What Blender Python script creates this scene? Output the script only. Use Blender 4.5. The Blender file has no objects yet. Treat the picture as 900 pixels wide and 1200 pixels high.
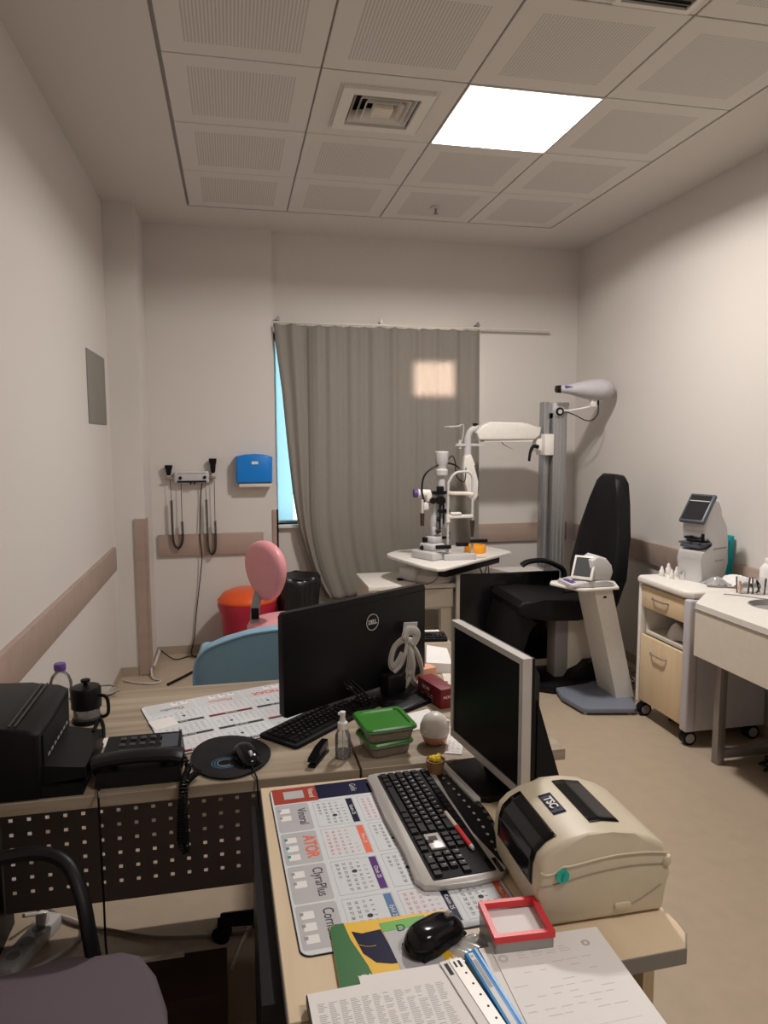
import bpy, bmesh, math, random
from mathutils import Vector as V, Matrix, Euler
random.seed(7)
S = bpy.context.scene
COL = S.collection
PI = math.pi
CEIL = 2.95
W = {}   # world matrices of parents

# ------------------------------------------------------------------ materials
def _nt(name):
    m = bpy.data.materials.new(name); m.use_nodes = True
    nt = m.node_tree; b = nt.nodes['Principled BSDF']
    return m, nt, b
def mat(name, col, rough=.5, metal=0, noise=.06, scale=30, bump=0, coat=0, trans=0, alpha=1, ior=1.45, spec=.5):
    m, nt, b = _nt(name)
    N = nt.nodes; L = nt.links
    tc = N.new('ShaderNodeTexCoord'); nz = N.new('ShaderNodeTexNoise')
    nz.inputs['Scale'].default_value = scale; nz.inputs['Detail'].default_value = 3
    L.new(tc.outputs['Object'], nz.inputs['Vector'])
    mx = N.new('ShaderNodeMix'); mx.data_type = 'RGBA'
    mx.inputs[6].default_value = tuple(c*(1-noise) for c in col)+(1,)
    mx.inputs[7].default_value = tuple(min(1, c*(1+noise)) for c in col)+(1,)
    L.new(nz.outputs[0], mx.inputs[0]); L.new(mx.outputs[2], b.inputs['Base Color'])
    b.inputs['Roughness'].default_value = rough; b.inputs['Metallic'].default_value = metal
    b.inputs['Coat Weight'].default_value = coat
    b.inputs['Transmission Weight'].default_value = trans
    b.inputs['IOR'].default_value = ior; b.inputs['Alpha'].default_value = alpha
    b.inputs['Specular IOR Level'].default_value = spec
    if bump:
        bp = N.new('ShaderNodeBump'); bp.inputs['Strength'].default_value = bump; bp.inputs['Distance'].default_value = .003
        L.new(nz.outputs[0], bp.inputs['Height']); L.new(bp.outputs[0], b.inputs['Normal'])
    return m
def wood(name, c1, c2, axis=0, scale=1.0, rough=.5):
    m, nt, b = _nt(name); N = nt.nodes; L = nt.links
    tc = N.new('ShaderNodeTexCoord'); mp = N.new('ShaderNodeMapping')
    sc = [26*scale]*3; sc[axis] = 1.6*scale; mp.inputs['Scale'].default_value = sc
    nz = N.new('ShaderNodeTexNoise'); nz.inputs['Scale'].default_value = 1.0; nz.inputs['Detail'].default_value = 6; nz.inputs['Distortion'].default_value = .4
    L.new(tc.outputs['Object'], mp.inputs[0]); L.new(mp.outputs[0], nz.inputs[0])
    r = N.new('ShaderNodeValToRGB'); r.color_ramp.elements[0].position = .35; r.color_ramp.elements[1].position = .65
    r.color_ramp.elements[0].color = c1+(1,); r.color_ramp.elements[1].color = c2+(1,)
    L.new(nz.outputs[0], r.inputs[0]); L.new(r.outputs[0], b.inputs['Base Color']); b.inputs['Roughness'].default_value = rough
    return m
def mathn(N, L, op, a, b=None, clamp=False):
    n = N.new('ShaderNodeMath'); n.operation = op; n.use_clamp = clamp
    for i, v in enumerate((a, b)):
        if v is None: continue
        if isinstance(v, (int, float)): n.inputs[i].default_value = v
        else: L.new(v, n.inputs[i])
    return n.outputs[0]
def tile_mat():
    m, nt, b = _nt('perforated ceiling tile'); N = nt.nodes; L = nt.links
    tc = N.new('ShaderNodeTexCoord'); sp = N.new('ShaderNodeSeparateXYZ'); L.new(tc.outputs['Object'], sp.inputs[0])
    def fr(o, per):
        return mathn(N, L, 'FRACT', mathn(N, L, 'DIVIDE', mathn(N, L, 'ADD', o, 60.0), per))
    ax = mathn(N, L, 'ABSOLUTE', mathn(N, L, 'SUBTRACT', fr(sp.outputs[0], .6), .5))
    ay = mathn(N, L, 'ABSOLUTE', mathn(N, L, 'SUBTRACT', fr(sp.outputs[1], .6), .5))
    inner = mathn(N, L, 'MULTIPLY', mathn(N, L, 'LESS_THAN', ax, .355), mathn(N, L, 'LESS_THAN', ay, .355))
    s1 = mathn(N, L, 'LESS_THAN', mathn(N, L, 'ABSOLUTE', mathn(N, L, 'SUBTRACT', fr(sp.outputs[0], .0125), .5)), .28)
    s2 = mathn(N, L, 'LESS_THAN', mathn(N, L, 'ABSOLUTE', mathn(N, L, 'SUBTRACT', fr(sp.outputs[1], .0125), .5)), .42)
    f = mathn(N, L, 'MULTIPLY', inner, mathn(N, L, 'MULTIPLY', s1, s2))
    mx = N.new('ShaderNodeMix'); mx.data_type = 'RGBA'
    mx.inputs[6].default_value = (.70, .665, .625, 1); mx.inputs[7].default_value = (.50, .465, .43, 1)
    L.new(f, mx.inputs[0]); L.new(mx.outputs[2], b.inputs['Base Color']); b.inputs['Roughness'].default_value = .6
    return m
def perf_mat():
    m, nt, b = _nt('perforated steel panel'); N = nt.nodes; L = nt.links
    tc = N.new('ShaderNodeTexCoord'); sp = N.new('ShaderNodeSeparateXYZ'); L.new(tc.outputs['Object'], sp.inputs[0])
    def ab(o, per, off):
        return mathn(N, L, 'ABSOLUTE', mathn(N, L, 'SUBTRACT', mathn(N, L, 'FRACT', mathn(N, L, 'DIVIDE', mathn(N, L, 'ADD', o, 50*per+off), per)), .5))
    hx = mathn(N, L, 'LESS_THAN', ab(sp.outputs[0], .0515, .02), .115)
    hz = mathn(N, L, 'LESS_THAN', ab(sp.outputs[2], .0465, .0465*.5-.010), .125)
    zz = mathn(N, L, 'GREATER_THAN', sp.outputs[2], .12)
    hole = mathn(N, L, 'MULTIPLY', mathn(N, L, 'MULTIPLY', hx, hz), zz)
    b.inputs['Base Color'].default_value = (.20, .17, .165, 1); b.inputs['Roughness'].default_value = .45
    L.new(mathn(N, L, 'SUBTRACT', 1.0, hole), b.inputs['Alpha'])
    return m
def fabric(name, col, trans=.0, scale=400, rough=.9):
    m, nt, b = _nt(name); N = nt.nodes; L = nt.links
    tc = N.new('ShaderNodeTexCoord'); mp = N.new('ShaderNodeMapping'); mp.inputs['Scale'].default_value = (scale, scale, scale*.15)
    nz = N.new('ShaderNodeTexNoise'); nz.inputs['Scale'].default_value = 1; L.new(tc.outputs['Object'], mp.inputs[0]); L.new(mp.outputs[0], nz.inputs[0])
    mx = N.new('ShaderNodeMix'); mx.data_type = 'RGBA'
    mx.inputs[6].default_value = tuple(c*.85 for c in col)+(1,); mx.inputs[7].default_value = tuple(min(1, c*1.15) for c in col)+(1,)
    L.new(nz.outputs[0], mx.inputs[0]); L.new(mx.outputs[2], b.inputs['Base Color']); b.inputs['Roughness'].default_value = rough
    if trans:
        out = N['Material Output']; t = N.new('ShaderNodeBsdfTranslucent'); t.inputs[0].default_value = (.95, .84, .76, 1)
        ms = N.new('ShaderNodeMixShader'); ms.inputs[0].default_value = trans
        L.new(b.outputs[0], ms.inputs[1]); L.new(t.outputs[0], ms.inputs[2]); L.new(ms.outputs[0], out.inputs[0])
    return m
def glass(name, col=(1, 1, 1), rough=.02, opac=.12):
    m, nt, b = _nt(name); N = nt.nodes; L = nt.links
    t = N.new('ShaderNodeBsdfTransparent'); t.inputs[0].default_value = col+(1,)
    g = N.new('ShaderNodeBsdfGlossy'); g.inputs['Roughness'].default_value = rough
    d = N.new('ShaderNodeBsdfDiffuse'); d.inputs[0].default_value = tuple(min(1, c*.9) for c in col)+(1,)
    nz = N.new('ShaderNodeTexNoise'); nz.inputs['Scale'].default_value = 20
    fr = N.new('ShaderNodeFresnel'); fr.inputs[0].default_value = 1.3
    a = N.new('ShaderNodeMixShader'); bb = N.new('ShaderNodeMixShader')
    bb.inputs[0].default_value = opac
    L.new(t.outputs[0], bb.inputs[1]); L.new(d.outputs[0], bb.inputs[2])
    L.new(fr.outputs[0], a.inputs[0]); L.new(bb.outputs[0], a.inputs[1]); L.new(g.outputs[0], a.inputs[2])
    L.new(a.outputs[0], N['Material Output'].inputs[0])
    return m
def emit(name, col, st):
    m, nt, b = _nt(name)
    b.inputs['Base Color'].default_value = (.9, .9, .9, 1)
    b.inputs['Emission Color'].default_value = col+(1,); b.inputs['Emission Strength'].default_value = st
    return m
M = dict(
 wall=mat('warm painted plaster', (.66, .622, .585), .6, noise=.02, scale=1.5),
 ceil=mat('ceiling plaster', (.67, .63, .59), .75, noise=.02, scale=2),
 tile=tile_mat(),
 floor=mat('beige vinyl floor', (.43, .345, .255), .38, noise=.10, scale=14),
 floor2=mat('beige vinyl skirting', (.40, .33, .26), .5),
 trim=wood('brown laminate rail', (.36, .27, .225), (.40, .30, .25), 0, .6, .5),
 trimlight=mat('pale laminate edge', (.75, .66, .58), .5),
 dark=mat('dark void', (.02, .02, .02), .9),
 white=mat('white lacquer', (.78, .75, .70), .35), white2=mat('cream plastic', (.72, .66, .56), .4),
 offw=mat('off white board', (.70, .64, .55), .45), grey=mat('mid grey plastic', (.30, .29, .28), .5),
 lgrey=mat('light grey plastic', (.55, .54, .54), .4), bluegrey=mat('blue grey lacquer', (.17, .19, .24), .4),
 lilac=mat('pale lilac grey lacquer', (.52, .50, .53), .4),
 panelgrey=mat('grey access cover paint', (.23, .215, .19), .6),
 alu=mat('brushed aluminium', (.36, .36, .37), .35, .7), steel=mat('dull steel', (.30, .28, .27), .4, .6), chrome=mat('chrome', (.7, .7, .7), .15, 1),
 black=mat('black plastic', (.007, .007, .008), .42, spec=.22), blackm=mat('matt black', (.008, .008, .009), .6, spec=.2), blackg=mat('glossy black', (.005, .005, .006), .14, spec=.35),
 bleather=mat('black leatherette', (.007, .007, .008), .5, bump=.1, scale=200, spec=.2),
 screen=mat('black screen', (.004, .004, .006), .4, spec=.12),
 silver=mat('silver plastic', (.55, .53, .51), .32, .25), redp=mat('brick red print', (.36, .05, .03), .5, spec=.2),
 curtain=fabric('grey taupe curtain cloth', (.27, .245, .215), .10),
 maple=wood('pale maple laminate', (.66, .52, .35), (.72, .58, .41), 1, .7, .4),
 oak=wood('grey oak laminate', (.27, .215, .155), (.42, .345, .26), 0, 1.0, .42),
 birch=wood('birch drawer front', (.68, .52, .33), (.74, .58, .38), 2, .7, .45),
 perf=perf_mat(),
 pink=mat('pink vinyl', (.74, .31, .34), .38, coat=.2), orange=mat('orange plastic', (.75, .10, .02), .35),
 redbag=mat('red bin bag', (.45, .02, .05), .3, bump=.8, scale=25), blackbag=mat('black bin bag', (.012, .012, .012), .35, bump=.8, scale=25),
 blue=mat('slate blue vinyl', (.24, .42, .56), .42), dblue=mat('blue dispenser plastic', (.01, .22, .70), .3),
 orange2=mat('orange tape', (.95, .38, .02), .4), red=mat('red plastic', (.70, .04, .05), .35), dred=mat('dark red card', (.16, .008, .015), .5),
 paper=mat('white paper', (.80, .78, .77), .8, noise=.02), paper2=mat('bluish paper', (.66, .69, .72), .6, noise=.02, spec=.15), ink=mat('black ink', (.03, .03, .04), .7),
 inkg=mat('faint grey print', (.42, .41, .42), .8), inkr=mat('red ink', (.75, .08, .06), .6), inkb=mat('blue ink', (.04, .06, .25), .6),
 navy=mat('navy print', (.008, .008, .040), .45, spec=.15), purple=mat('purple print', (.10, .03, .20), .5, spec=.15), bluep=mat('blue print', (.05, .14, .33), .5), orangep=mat('orange print', (.80, .14, .06), .5),
 palep=mat('very pale print', (.60, .61, .63), .6, spec=.15), faint=mat('faint form print', (.62, .60, .60), .8), greyp=mat('pale grey print', (.46, .46, .48), .5), slate=mat('dark slate plastic', (.07, .08, .10), .4), dgrey=mat('dark grey plastic', (.05, .05, .052), .45), brown=mat('dark brown', (.05, .025, .018), .6),
 green=mat('green lid plastic', (.035, .20, .02), .3), dgreen=mat('dark green print', (.01, .13, .02), .45), yellow=mat('yellow print', (.80, .48, .02), .45),
 lime=mat('lime print', (.12, .42, .06), .45), teal=mat('teal plastic', (.0, .28, .30), .4), tealb=mat('turquoise button', (.0, .42, .32), .2, coat=.6),
 clear=glass('clear plastic', (.985, .99, .99), .05, .10), cleard=glass('clear food box plastic', (.93, .94, .90), .1, .18), smoke=glass('tinted window', (.10, .10, .13), .06, .45),
 glassw=glass('window glass', (.97, 1, 1), .01, .02), smokebox=glass('clouded clear plastic', (.85, .85, .84), .15, .35),
 vcap=mat('violet cap', (.12, .07, .28), .4), food=mat('food', (.35, .22, .07), .7, noise=.5, scale=90), copper=mat('copper pink glaze', (.60, .26, .17), .3),
 yflow=mat('yellow flower paper', (.85, .60, .03), .6), kraft=mat('brown pot', (.28, .16, .07), .6), peach=mat('peach card', (.75, .38, .24), .6),
 beige=mat('printer beige', (.60, .53, .40), .42), beiged=mat('printer beige shadow line', (.30, .26, .19), .5), ribbon=glass('organza ribbon', (.86, .84, .80), .4, .35), ribbonw=mat('organza edge', (.7, .68, .64), .6),
 fpurple=fabric('mauve seat fabric', (.125, .095, .115), 0, 500), blufolder=mat('bright blue folder', (.02, .24, .62), .35),
 cable=mat('white cable', (.55, .53, .50), .5), cableg=mat('grey cable', (.22, .17, .14), .5), bswirl=mat('blue swirl print', (.03, .16, .32), .4),
 film=None, ext=mat('pale facade', (.8, .8, .8), .8), lamp=emit('led diffuser', (1, .97, .95), 3.2), frame=mat('white pvc', (.75, .78, .80), .35))
def film():
    m, nt, b = _nt('frosted blue window film'); N = nt.nodes; L = nt.links
    t = N.new('ShaderNodeBsdfTranslucent'); t.inputs[0].default_value = (.80, .95, .99, 1)
    nz = N.new('ShaderNodeTexNoise'); nz.inputs['Scale'].default_value = 3
    L.new(t.outputs[0], N['Material Output'].inputs[0]); return m
M['film'] = film()

# ------------------------------------------------------------------ mesh builder
class MB:
    def __init__(s): s.bm = bmesh.new()
    def _mark(s): return set(s.bm.verts), set(s.bm.edges)
    def _new(s, mk): return [v for v in s.bm.verts if v not in mk[0]], [e for e in s.bm.edges if e not in mk[1]]
    def box(s, c, d, rot=None, bev=0, seg=2):
        mk = s._mark() if bev or True else None
        m = Matrix.Translation(V(c)) @ (rot.to_matrix().to_4x4() if isinstance(rot, Euler) else (rot or Matrix.Identity(4))) @ Matrix.Diagonal((d[0], d[1], d[2], 1))
        r = bmesh.ops.create_cube(s.bm, size=1, matrix=m)
        if bev:
            es = list({e for v in r['verts'] for e in v.link_edges})
            bmesh.ops.bevel(s.bm, geom=es, offset=min(bev, min(d)*.49), segments=seg, affect='EDGES', profile=.5)
        return s
    def bb(s, x0, x1, y0, y1, z0, z1, bev=0, seg=2):
        return s.box(((x0+x1)/2, (y0+y1)/2, (z0+z1)/2), (abs(x1-x0), abs(y1-y0), abs(z1-z0)), None, bev, seg)
    def cyl(s, a, b, r0, r1=None, seg=20, cap=True):
        a, b = V(a), V(b); r1 = r0 if r1 is None else r1
        d = b-a; q = d.to_track_quat('Z', 'Y').to_matrix().to_4x4()
        bmesh.ops.create_cone(s.bm, cap_ends=cap, segments=seg, radius1=r0, radius2=r1, depth=d.length, matrix=Matrix.Translation((a+b)/2) @ q)
        return s
    def sph(s, c, r, sc=(1, 1, 1), seg=20, rot=None):
        m = Matrix.Translation(V(c)) @ (rot.to_matrix().to_4x4() if rot else Matrix.Identity(4)) @ Matrix.Diagonal((sc[0], sc[1], sc[2], 1))
        bmesh.ops.create_uvsphere(s.bm, u_segments=seg, v_segments=max(8, seg//2), radius=r, matrix=m); return s
    def tube(s, pts, r, seg=8, smooth=True, rf=None, flat=None):
        P = [V(p) for p in pts]
        if smooth and len(P) > 2:
            Q = []
            for i in range(len(P)-1):
                p0 = P[max(i-1, 0)]; p1 = P[i]; p2 = P[i+1]; p3 = P[min(i+2, len(P)-1)]
                for k in range(6):
                    t = k/6
                    Q.append(.5*((2*p1)+(p2-p0)*t+(2*p0-5*p1+4*p2-p3)*t*t+(3*p1-p0-3*p2+p3)*t**3))
            Q.append(P[-1]); P = Q
        rings = []; up = None
        for i, p in enumerate(P):
            t = (P[min(i+1, len(P)-1)]-P[max(i-1, 0)])
            if t.length < 1e-9: t = V((0, 0, 1))
            t.normalize()
            if up is None:
                up = V((0, 0, 1)) if abs(t.z) < .9 else V((0, 1, 0))
            u = (up-t*up.dot(t))
            if u.length < 1e-6: u = t.orthogonal()
            u.normalize(); w = t.cross(u); up = u
            rr = rf(i/(len(P)-1)) if rf else r
            fu, fw = flat if flat else (1, 1)
            rings.append([s.bm.verts.new(p+(u*math.cos(2*PI*k/seg)*fu+w*math.sin(2*PI*k/seg)*fw)*rr) for k in range(seg)])
        for a, b in zip(rings, rings[1:]):
            for k in range(seg):
                s.bm.faces.new((a[k], a[(k+1) % seg], b[(k+1) % seg], b[k]))
        s.bm.faces.new(rings[0]); s.bm.faces.new(rings[-1][::-1])
        return s
    def lathe(s, c, prof, seg=24, mtx=None):
        c = V(c); rings = []
        for r, z in prof:
            row = []
            for k in range(seg):
                a = 2*PI*k/seg; p = V((r*math.cos(a), r*math.sin(a), z))
                if mtx: p = mtx @ p
                row.append(s.bm.verts.new(c+p))
            rings.append(row)
        for a, b in zip(rings, rings[1:]):
            for k in range(seg): s.bm.faces.new((a[k], a[(k+1) % seg], b[(k+1) % seg], b[k]))
        cl_ = prof[0] == prof[-1]
        if prof[0][0] > 1e-4 and not cl_: s.bm.faces.new(rings[0][::-1])
        if prof[-1][0] > 1e-4 and not cl_: s.bm.faces.new(rings[-1])
        return s
    def prism(s, poly, h0, h1, plane='xy', bev=0, seg=2):
        """extrude a polygon; plane xy -> along z, xz -> along y, yz -> along x"""
        def f(p, h): return {'xy': V((p[0], p[1], h)), 'xz': V((p[0], h, p[1])), 'yz': V((h, p[0], p[1]))}[plane]
        a = [s.bm.verts.new(f(p, h0)) for p in poly]; b = [s.bm.verts.new(f(p, h1)) for p in poly]; n = len(poly)
        fa = s.bm.faces.new(a); fb = s.bm.faces.new(b[::-1]); fs = [fa, fb]
        for i in range(n): fs.append(s.bm.faces.new((a[i], b[i], b[(i+1) % n], a[(i+1) % n])))
        if bev:
            es = list(set(fa.edges) | set(fb.edges))
            bmesh.ops.bevel(s.bm, geom=es, offset=bev, segments=seg, affect='EDGES', profile=.5)
        return s
    def grid(s, f, nu, nv, closed=False):
        g = [[s.bm.verts.new(V(f(i/(nu), j/(nv)))) for j in range(nv+1)] for i in range(nu+1)]
        for i in range(nu):
            for j in range(nv): s.bm.faces.new((g[i][j], g[i+1][j], g[i+1][j+1], g[i][j+1]))
        return s
    def hull(s, pts):
        vs = [s.bm.verts.new(V(p)) for p in pts]
        bmesh.ops.convex_hull(s.bm, input=vs); return s
    def xf(s, m): bmesh.ops.transform(s.bm, matrix=m, verts=s.bm.verts); return s
    def build(s, name, m, parent=None, world=True, sharp=35, solid=0, sub=0, label=None):
        bmesh.ops.remove_doubles(s.bm, verts=s.bm.verts, dist=1e-6)
        loose = [v for v in s.bm.verts if not v.link_faces]
        if loose: bmesh.ops.delete(s.bm, geom=loose, context='VERTS')
        bmesh.ops.recalc_face_normals(s.bm, faces=s.bm.faces)
        if parent is not None and world: s.xf(W[parent.name].inverted())
        me = bpy.data.meshes.new(name); s.bm.to_mesh(me); s.bm.free()
        me.polygons.foreach_set('use_smooth', [True]*len(me.polygons))
        try: me.set_sharp_from_angle(angle=math.radians(sharp))
        except Exception: pass
        me.materials.append(M[m] if isinstance(m, str) else m)
        o = bpy.data.objects.new(name, me); COL.objects.link(o)
        if parent is not None:
            o.parent = parent; W[o.name] = W[parent.name]
        else: W[o.name] = Matrix.Identity(4)
        if solid:
            md = o.modifiers.new('t', 'SOLIDIFY'); md.thickness = solid; md.offset = 0
        if sub:
            md = o.modifiers.new('s', 'SUBSURF'); md.levels = sub; md.render_levels = sub
        if label: o['label'] = label
        return o
def thing(name, label, cat, loc=(0, 0, 0), rz=0, group=None, rot=None):
    o = bpy.data.objects.new(name, None); COL.objects.link(o); o.empty_display_size = .05
    o.location = loc; o.rotation_euler = rot or (0, 0, rz)
    W[o.name] = Matrix.Translation(V(loc)) @ Euler(o.rotation_euler).to_matrix().to_4x4()
    o['label'] = label; o['category'] = cat
    if group: o['group'] = group
    return o
def tag(o, label, cat, group=None):
    o['label'] = label; o['category'] = cat
    if group: o['group'] = group
    return o
def struct(o): o['kind'] = 'structure'; return o
def rebase(o):
    """put the origin of a single-mesh thing at its own base"""
    me = o.data; vs = me.vertices; n = len(vs)
    c = V((sum(v.co.x for v in vs)/n, sum(v.co.y for v in vs)/n, min(v.co.z for v in vs)))
    me.transform(Matrix.Translation(-c)); o.location = c; W[o.name] = Matrix.Translation(c); return o
def text(body, size, loc, read, up, m, parent, name='lettering', sx=1.0, align='CENTER', ext=.0004, world=True, spacing=1.0, lines=1.0, bold=0):
    cu = bpy.data.curves.new('txt', 'FONT'); cu.body = body; cu.size = size; cu.align_x = align; cu.align_y = 'CENTER'
    cu.extrude = ext; cu.space_character = spacing; cu.space_line = lines; cu.offset = bold
    o = bpy.data.objects.new('txt', cu); COL.objects.link(o)
    dg = bpy.context.evaluated_depsgraph_get(); dg.update()
    me = bpy.data.meshes.new_from_object(o.evaluated_get(dg)); bpy.data.objects.remove(o)
    r = V(read).normalized(); u = V(up); u = (u-r*u.dot(r)).normalized(); n = r.cross(u)
    mt = Matrix((r, u, n)).transposed().to_4x4(); mt = Matrix.Translation(V(loc)) @ mt @ Matrix.Diagonal((sx, 1, 1, 1))
    if parent is not None and world: mt = W[parent.name].inverted() @ mt
    me.transform(mt); me.name = name; me.materials.clear(); me.materials.append(M[m])
    ob = bpy.data.objects.new(name, me); COL.objects.link(ob)
    if parent is not None: ob.parent = parent; W[ob.name] = W[parent.name]
    return ob
def coil(path, r, turns, seg_per=9):
    P = [V(p) for p in path]; Q = []
    for i in range(len(P)-1):
        p0 = P[max(i-1, 0)]; p1 = P[i]; p2 = P[i+1]; p3 = P[min(i+2, len(P)-1)]
        for k in range(12):
            t = k/12; Q.append(.5*((2*p1)+(p2-p0)*t+(2*p0-5*p1+4*p2-p3)*t*t+(3*p1-p0-3*p2+p3)*t**3))
    Q.append(P[-1])
    cum = [0]
    for a, b in zip(Q, Q[1:]): cum.append(cum[-1]+(b-a).length)
    out = []; n = int(turns*seg_per)
    j = 0
    for i in range(n+1):
        s_ = cum[-1]*i/n
        while j < len(Q)-2 and cum[j+1] < s_: j += 1
        f = (s_-cum[j])/max(1e-9, cum[j+1]-cum[j]); p = Q[j].lerp(Q[j+1], f); t = (Q[j+1]-Q[j]).normalized()
        u = t.orthogonal() if abs(t.x) > .9 else (V((1, 0, 0))-t*t.x).normalized(); u.normalize(); w = t.cross(u)
        a = 2*PI*i/seg_per; out.append(p+(u*math.cos(a)+w*math.sin(a))*r)
    return out

# ------------------------------------------------------------------ the room
XL, XR, YB, YF = -.512, 2.86, .49, -6.0
struct(MB().bb(XL-.3, XR+.3, YF-.3, YB+.5, -.12, 0).build('floor', 'floor'))
struct(MB().bb(XL-.15, XL, YF, .9, 0, CEIL+.2).build('wall_left', 'wall'))
struct(MB().bb(XR, XR+.15, YF, .9, 0, CEIL+.2).build('wall_right', 'wall'))
struct(MB().bb(XL, XR, YF-.15, YF, 0, CEIL+.2).build('wall_front', 'wall'))
struct(MB().bb(XL, -.327, 0, .43, 0, CEIL+.02).build('wall_column', 'wall'))
wb = MB()
wb.bb(XL, .526, .43, .80, 0, CEIL+.2)
WX0, WX1, WZ0, WZ1 = .526, 2.02, .90, 2.28
wb.bb(.526, XR, YB, .80, 0, WZ0); wb.bb(.526, XR, YB, .80, WZ1, CEIL+.2); wb.bb(WX1, XR, YB, .80, WZ0, WZ1)
struct(wb.build('wall_back', 'wall'))
# skirting
struct(MB().bb(-.327, .526, .424, .43, 0, .06).bb(-.327, -.321, 0, .43, 0, .06).bb(XL, -.321, -.006, 0, 0, .06).build('baseboard_back', 'floor2'))
struct(MB().bb(XL, XL+.006, YF, -.006, 0, .06).build('baseboard_left', 'floor2'))
struct(MB().bb(XR-.006, XR, YF, YB, 0, .06).build('baseboard_right', 'floor2'))
struct(MB().bb(.526, XR-.006, YB-.006, YB, 0, .06).build('baseboard_window', 'floor2'))
# rails and corner guards
struct(MB().bb(XL, XL+.022, YF, -.10, .715, .858, .003).build('trim_1', 'trim'))
struct(MB().bb(-.292, .43, .408, .43, .708, .858, .003).build('trim_2', 'trim'))
struct(MB().bb(2.06, 2.80, .468, .49, .720, .862, .003).build('trim_3', 'trim'))
struct(MB().bb(XR-.022, XR, YF, .43, .715, .852, .003).build('trim_4', 'trim'))
struct(MB().bb(-.392, -.325, -.012, 0, .01, 1.02).bb(-.327, -.315, -.012, .06, .01, 1.02).build('trim_5', 'trim'))
struct(MB().bb(.497, .538, .418, .43, .01, 1.015).bb(.526, .538, .418, .49, .01, 1.015).build('trim_6', 'trim'))
# window
win = struct(thing('window_1', '', ''));
del win['label']; del win['category']
f = MB()
for a in ((WX0, WX0+.022, WZ0, WZ1), (WX1-.05, WX1, WZ0, WZ1), (WX0, WX1, WZ0, WZ0+.015), (WX0, WX1, WZ1-.05, WZ1), (1.24, 1.30, WZ0, WZ1)):
    f.bb(a[0], a[1], .60, .66, a[2], a[3])
f.build('window_frame', 'frame', win)
MB().bb(WX0, WX1, .63, .634, WZ0, WZ1).build('window_pane', 'glassw', win)
MB().bb(WX0+.02, .66, .612, .615, WZ0+.01, WZ1-.04).build('frosted_film', 'film', win)
MB().bb(WX0+.002, WX1, .455, .60, WZ0-.025, WZ0, .003).build('window_sill', 'frame', win)

# ceiling : plaster border round a field of 60 cm tiles
GX0, GX1, GY1 = 0.0, 2.4, 0.0
cb = MB()
cb.bb(XL-.05, GX0-.012, YF, .9, CEIL, CEIL+.06); cb.bb(GX1+.004, XR+.05, YF, .9, CEIL, CEIL+.06); cb.bb(GX0-.012, GX1+.004, GY1+.006, .9, CEIL, CEIL+.06)
ceil = struct(cb.build('ceiling', 'ceil'))
tl = MB(); gd = MB()
LX, LY = 1.2, -1.8     # cell of the lamp
for i in range(4):
    for j in range(10):
        x0, y1 = i*.6, -j*.6
        if i == 2 and j == 2: continue
        if i == 1 and j == 2:
            # tile round the air outlet
            for a in ((x0+.004, x0+.12, y1-.596, y1-.004), (x0+.48, x0+.596, y1-.596, y1-.004), (x0+.12, x0+.48, y1-.596, y1-.48), (x0+.12, x0+.48, y1-.12, y1-.004)):
                tl.bb(a[0], a[1], a[2], a[3], CEIL+.002, CEIL+.02)
            continue
        tl.bb(x0+.004, x0+.596, y1-.596, y1-.004, CEIL+.002, CEIL+.02, .002, 1)
tl.build('ceiling_tiles', 'tile', ceil)
# tee bars
for i in range(5): 
    if i == 2 or i == 3:
        gd.bb(i*.6-.0035, i*.6+.0035, -1.2, 0, CEIL+.010, CEIL+.03); gd.bb(i*.6-.0035, i*.6+.0035, YF, -1.8, CEIL+.010, CEIL+.03)
    else: gd.bb(i*.6-.0035, i*.6+.0035, YF, 0, CEIL+.010, CEIL+.03)
for j in range(11):
    if j in (2, 3): gd.bb(0, 1.2, -j*.6-.0035, -j*.6+.0035, CEIL+.010, CEIL+.03); gd.bb(1.8, 2.4, -j*.6-.0035, -j*.6+.0035, CEIL+.010, CEIL+.03)
    else: gd.bb(0, 2.4, -j*.6-.0035, -j*.6+.0035, CEIL+.010, CEIL+.03)
gd.bb(-.014, -.004, YF, 0, CEIL+.012, CEIL+.03)
gd.build('ceiling_grid', 'grey', ceil)
pl = MB(); pl.bb(XL-.1, 1.19, YF, .9, CEIL+.12, CEIL+.14).bb(1.81, XR+.1, YF, .9, CEIL+.12, CEIL+.14).bb(1.19, 1.81, YF, -1.81, CEIL+.12, CEIL+.14).bb(1.19, 1.81, -1.19, .9, CEIL+.12, CEIL+.14).bb(1.19, 1.81, -1.81, -1.19, CEIL+.15, CEIL+.17)
pl.build('ceiling_void', 'dark', ceil)
# the LED panel, recessed
REC = .085
cl = thing('ceiling_light', 'square white glowing light panel set flush in the tiled ceiling', 'ceiling light', (1.5, -1.5, CEIL))
MB().bb(1.203, 1.209, -1.797, -1.203, CEIL-.001, CEIL+REC).bb(1.791, 1.797, -1.797, -1.203, CEIL-.001, CEIL+REC).bb(1.209, 1.791, -1.797, -1.791, CEIL-.001, CEIL+REC).bb(1.209, 1.791, -1.209, -1.203, CEIL-.001, CEIL+REC).build('light_housing', 'white', cl)
MB().bb(1.203, 1.797, -1.797, -1.203, CEIL+REC, CEIL+REC+.01).build('diffuser', 'lamp', cl)
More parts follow.
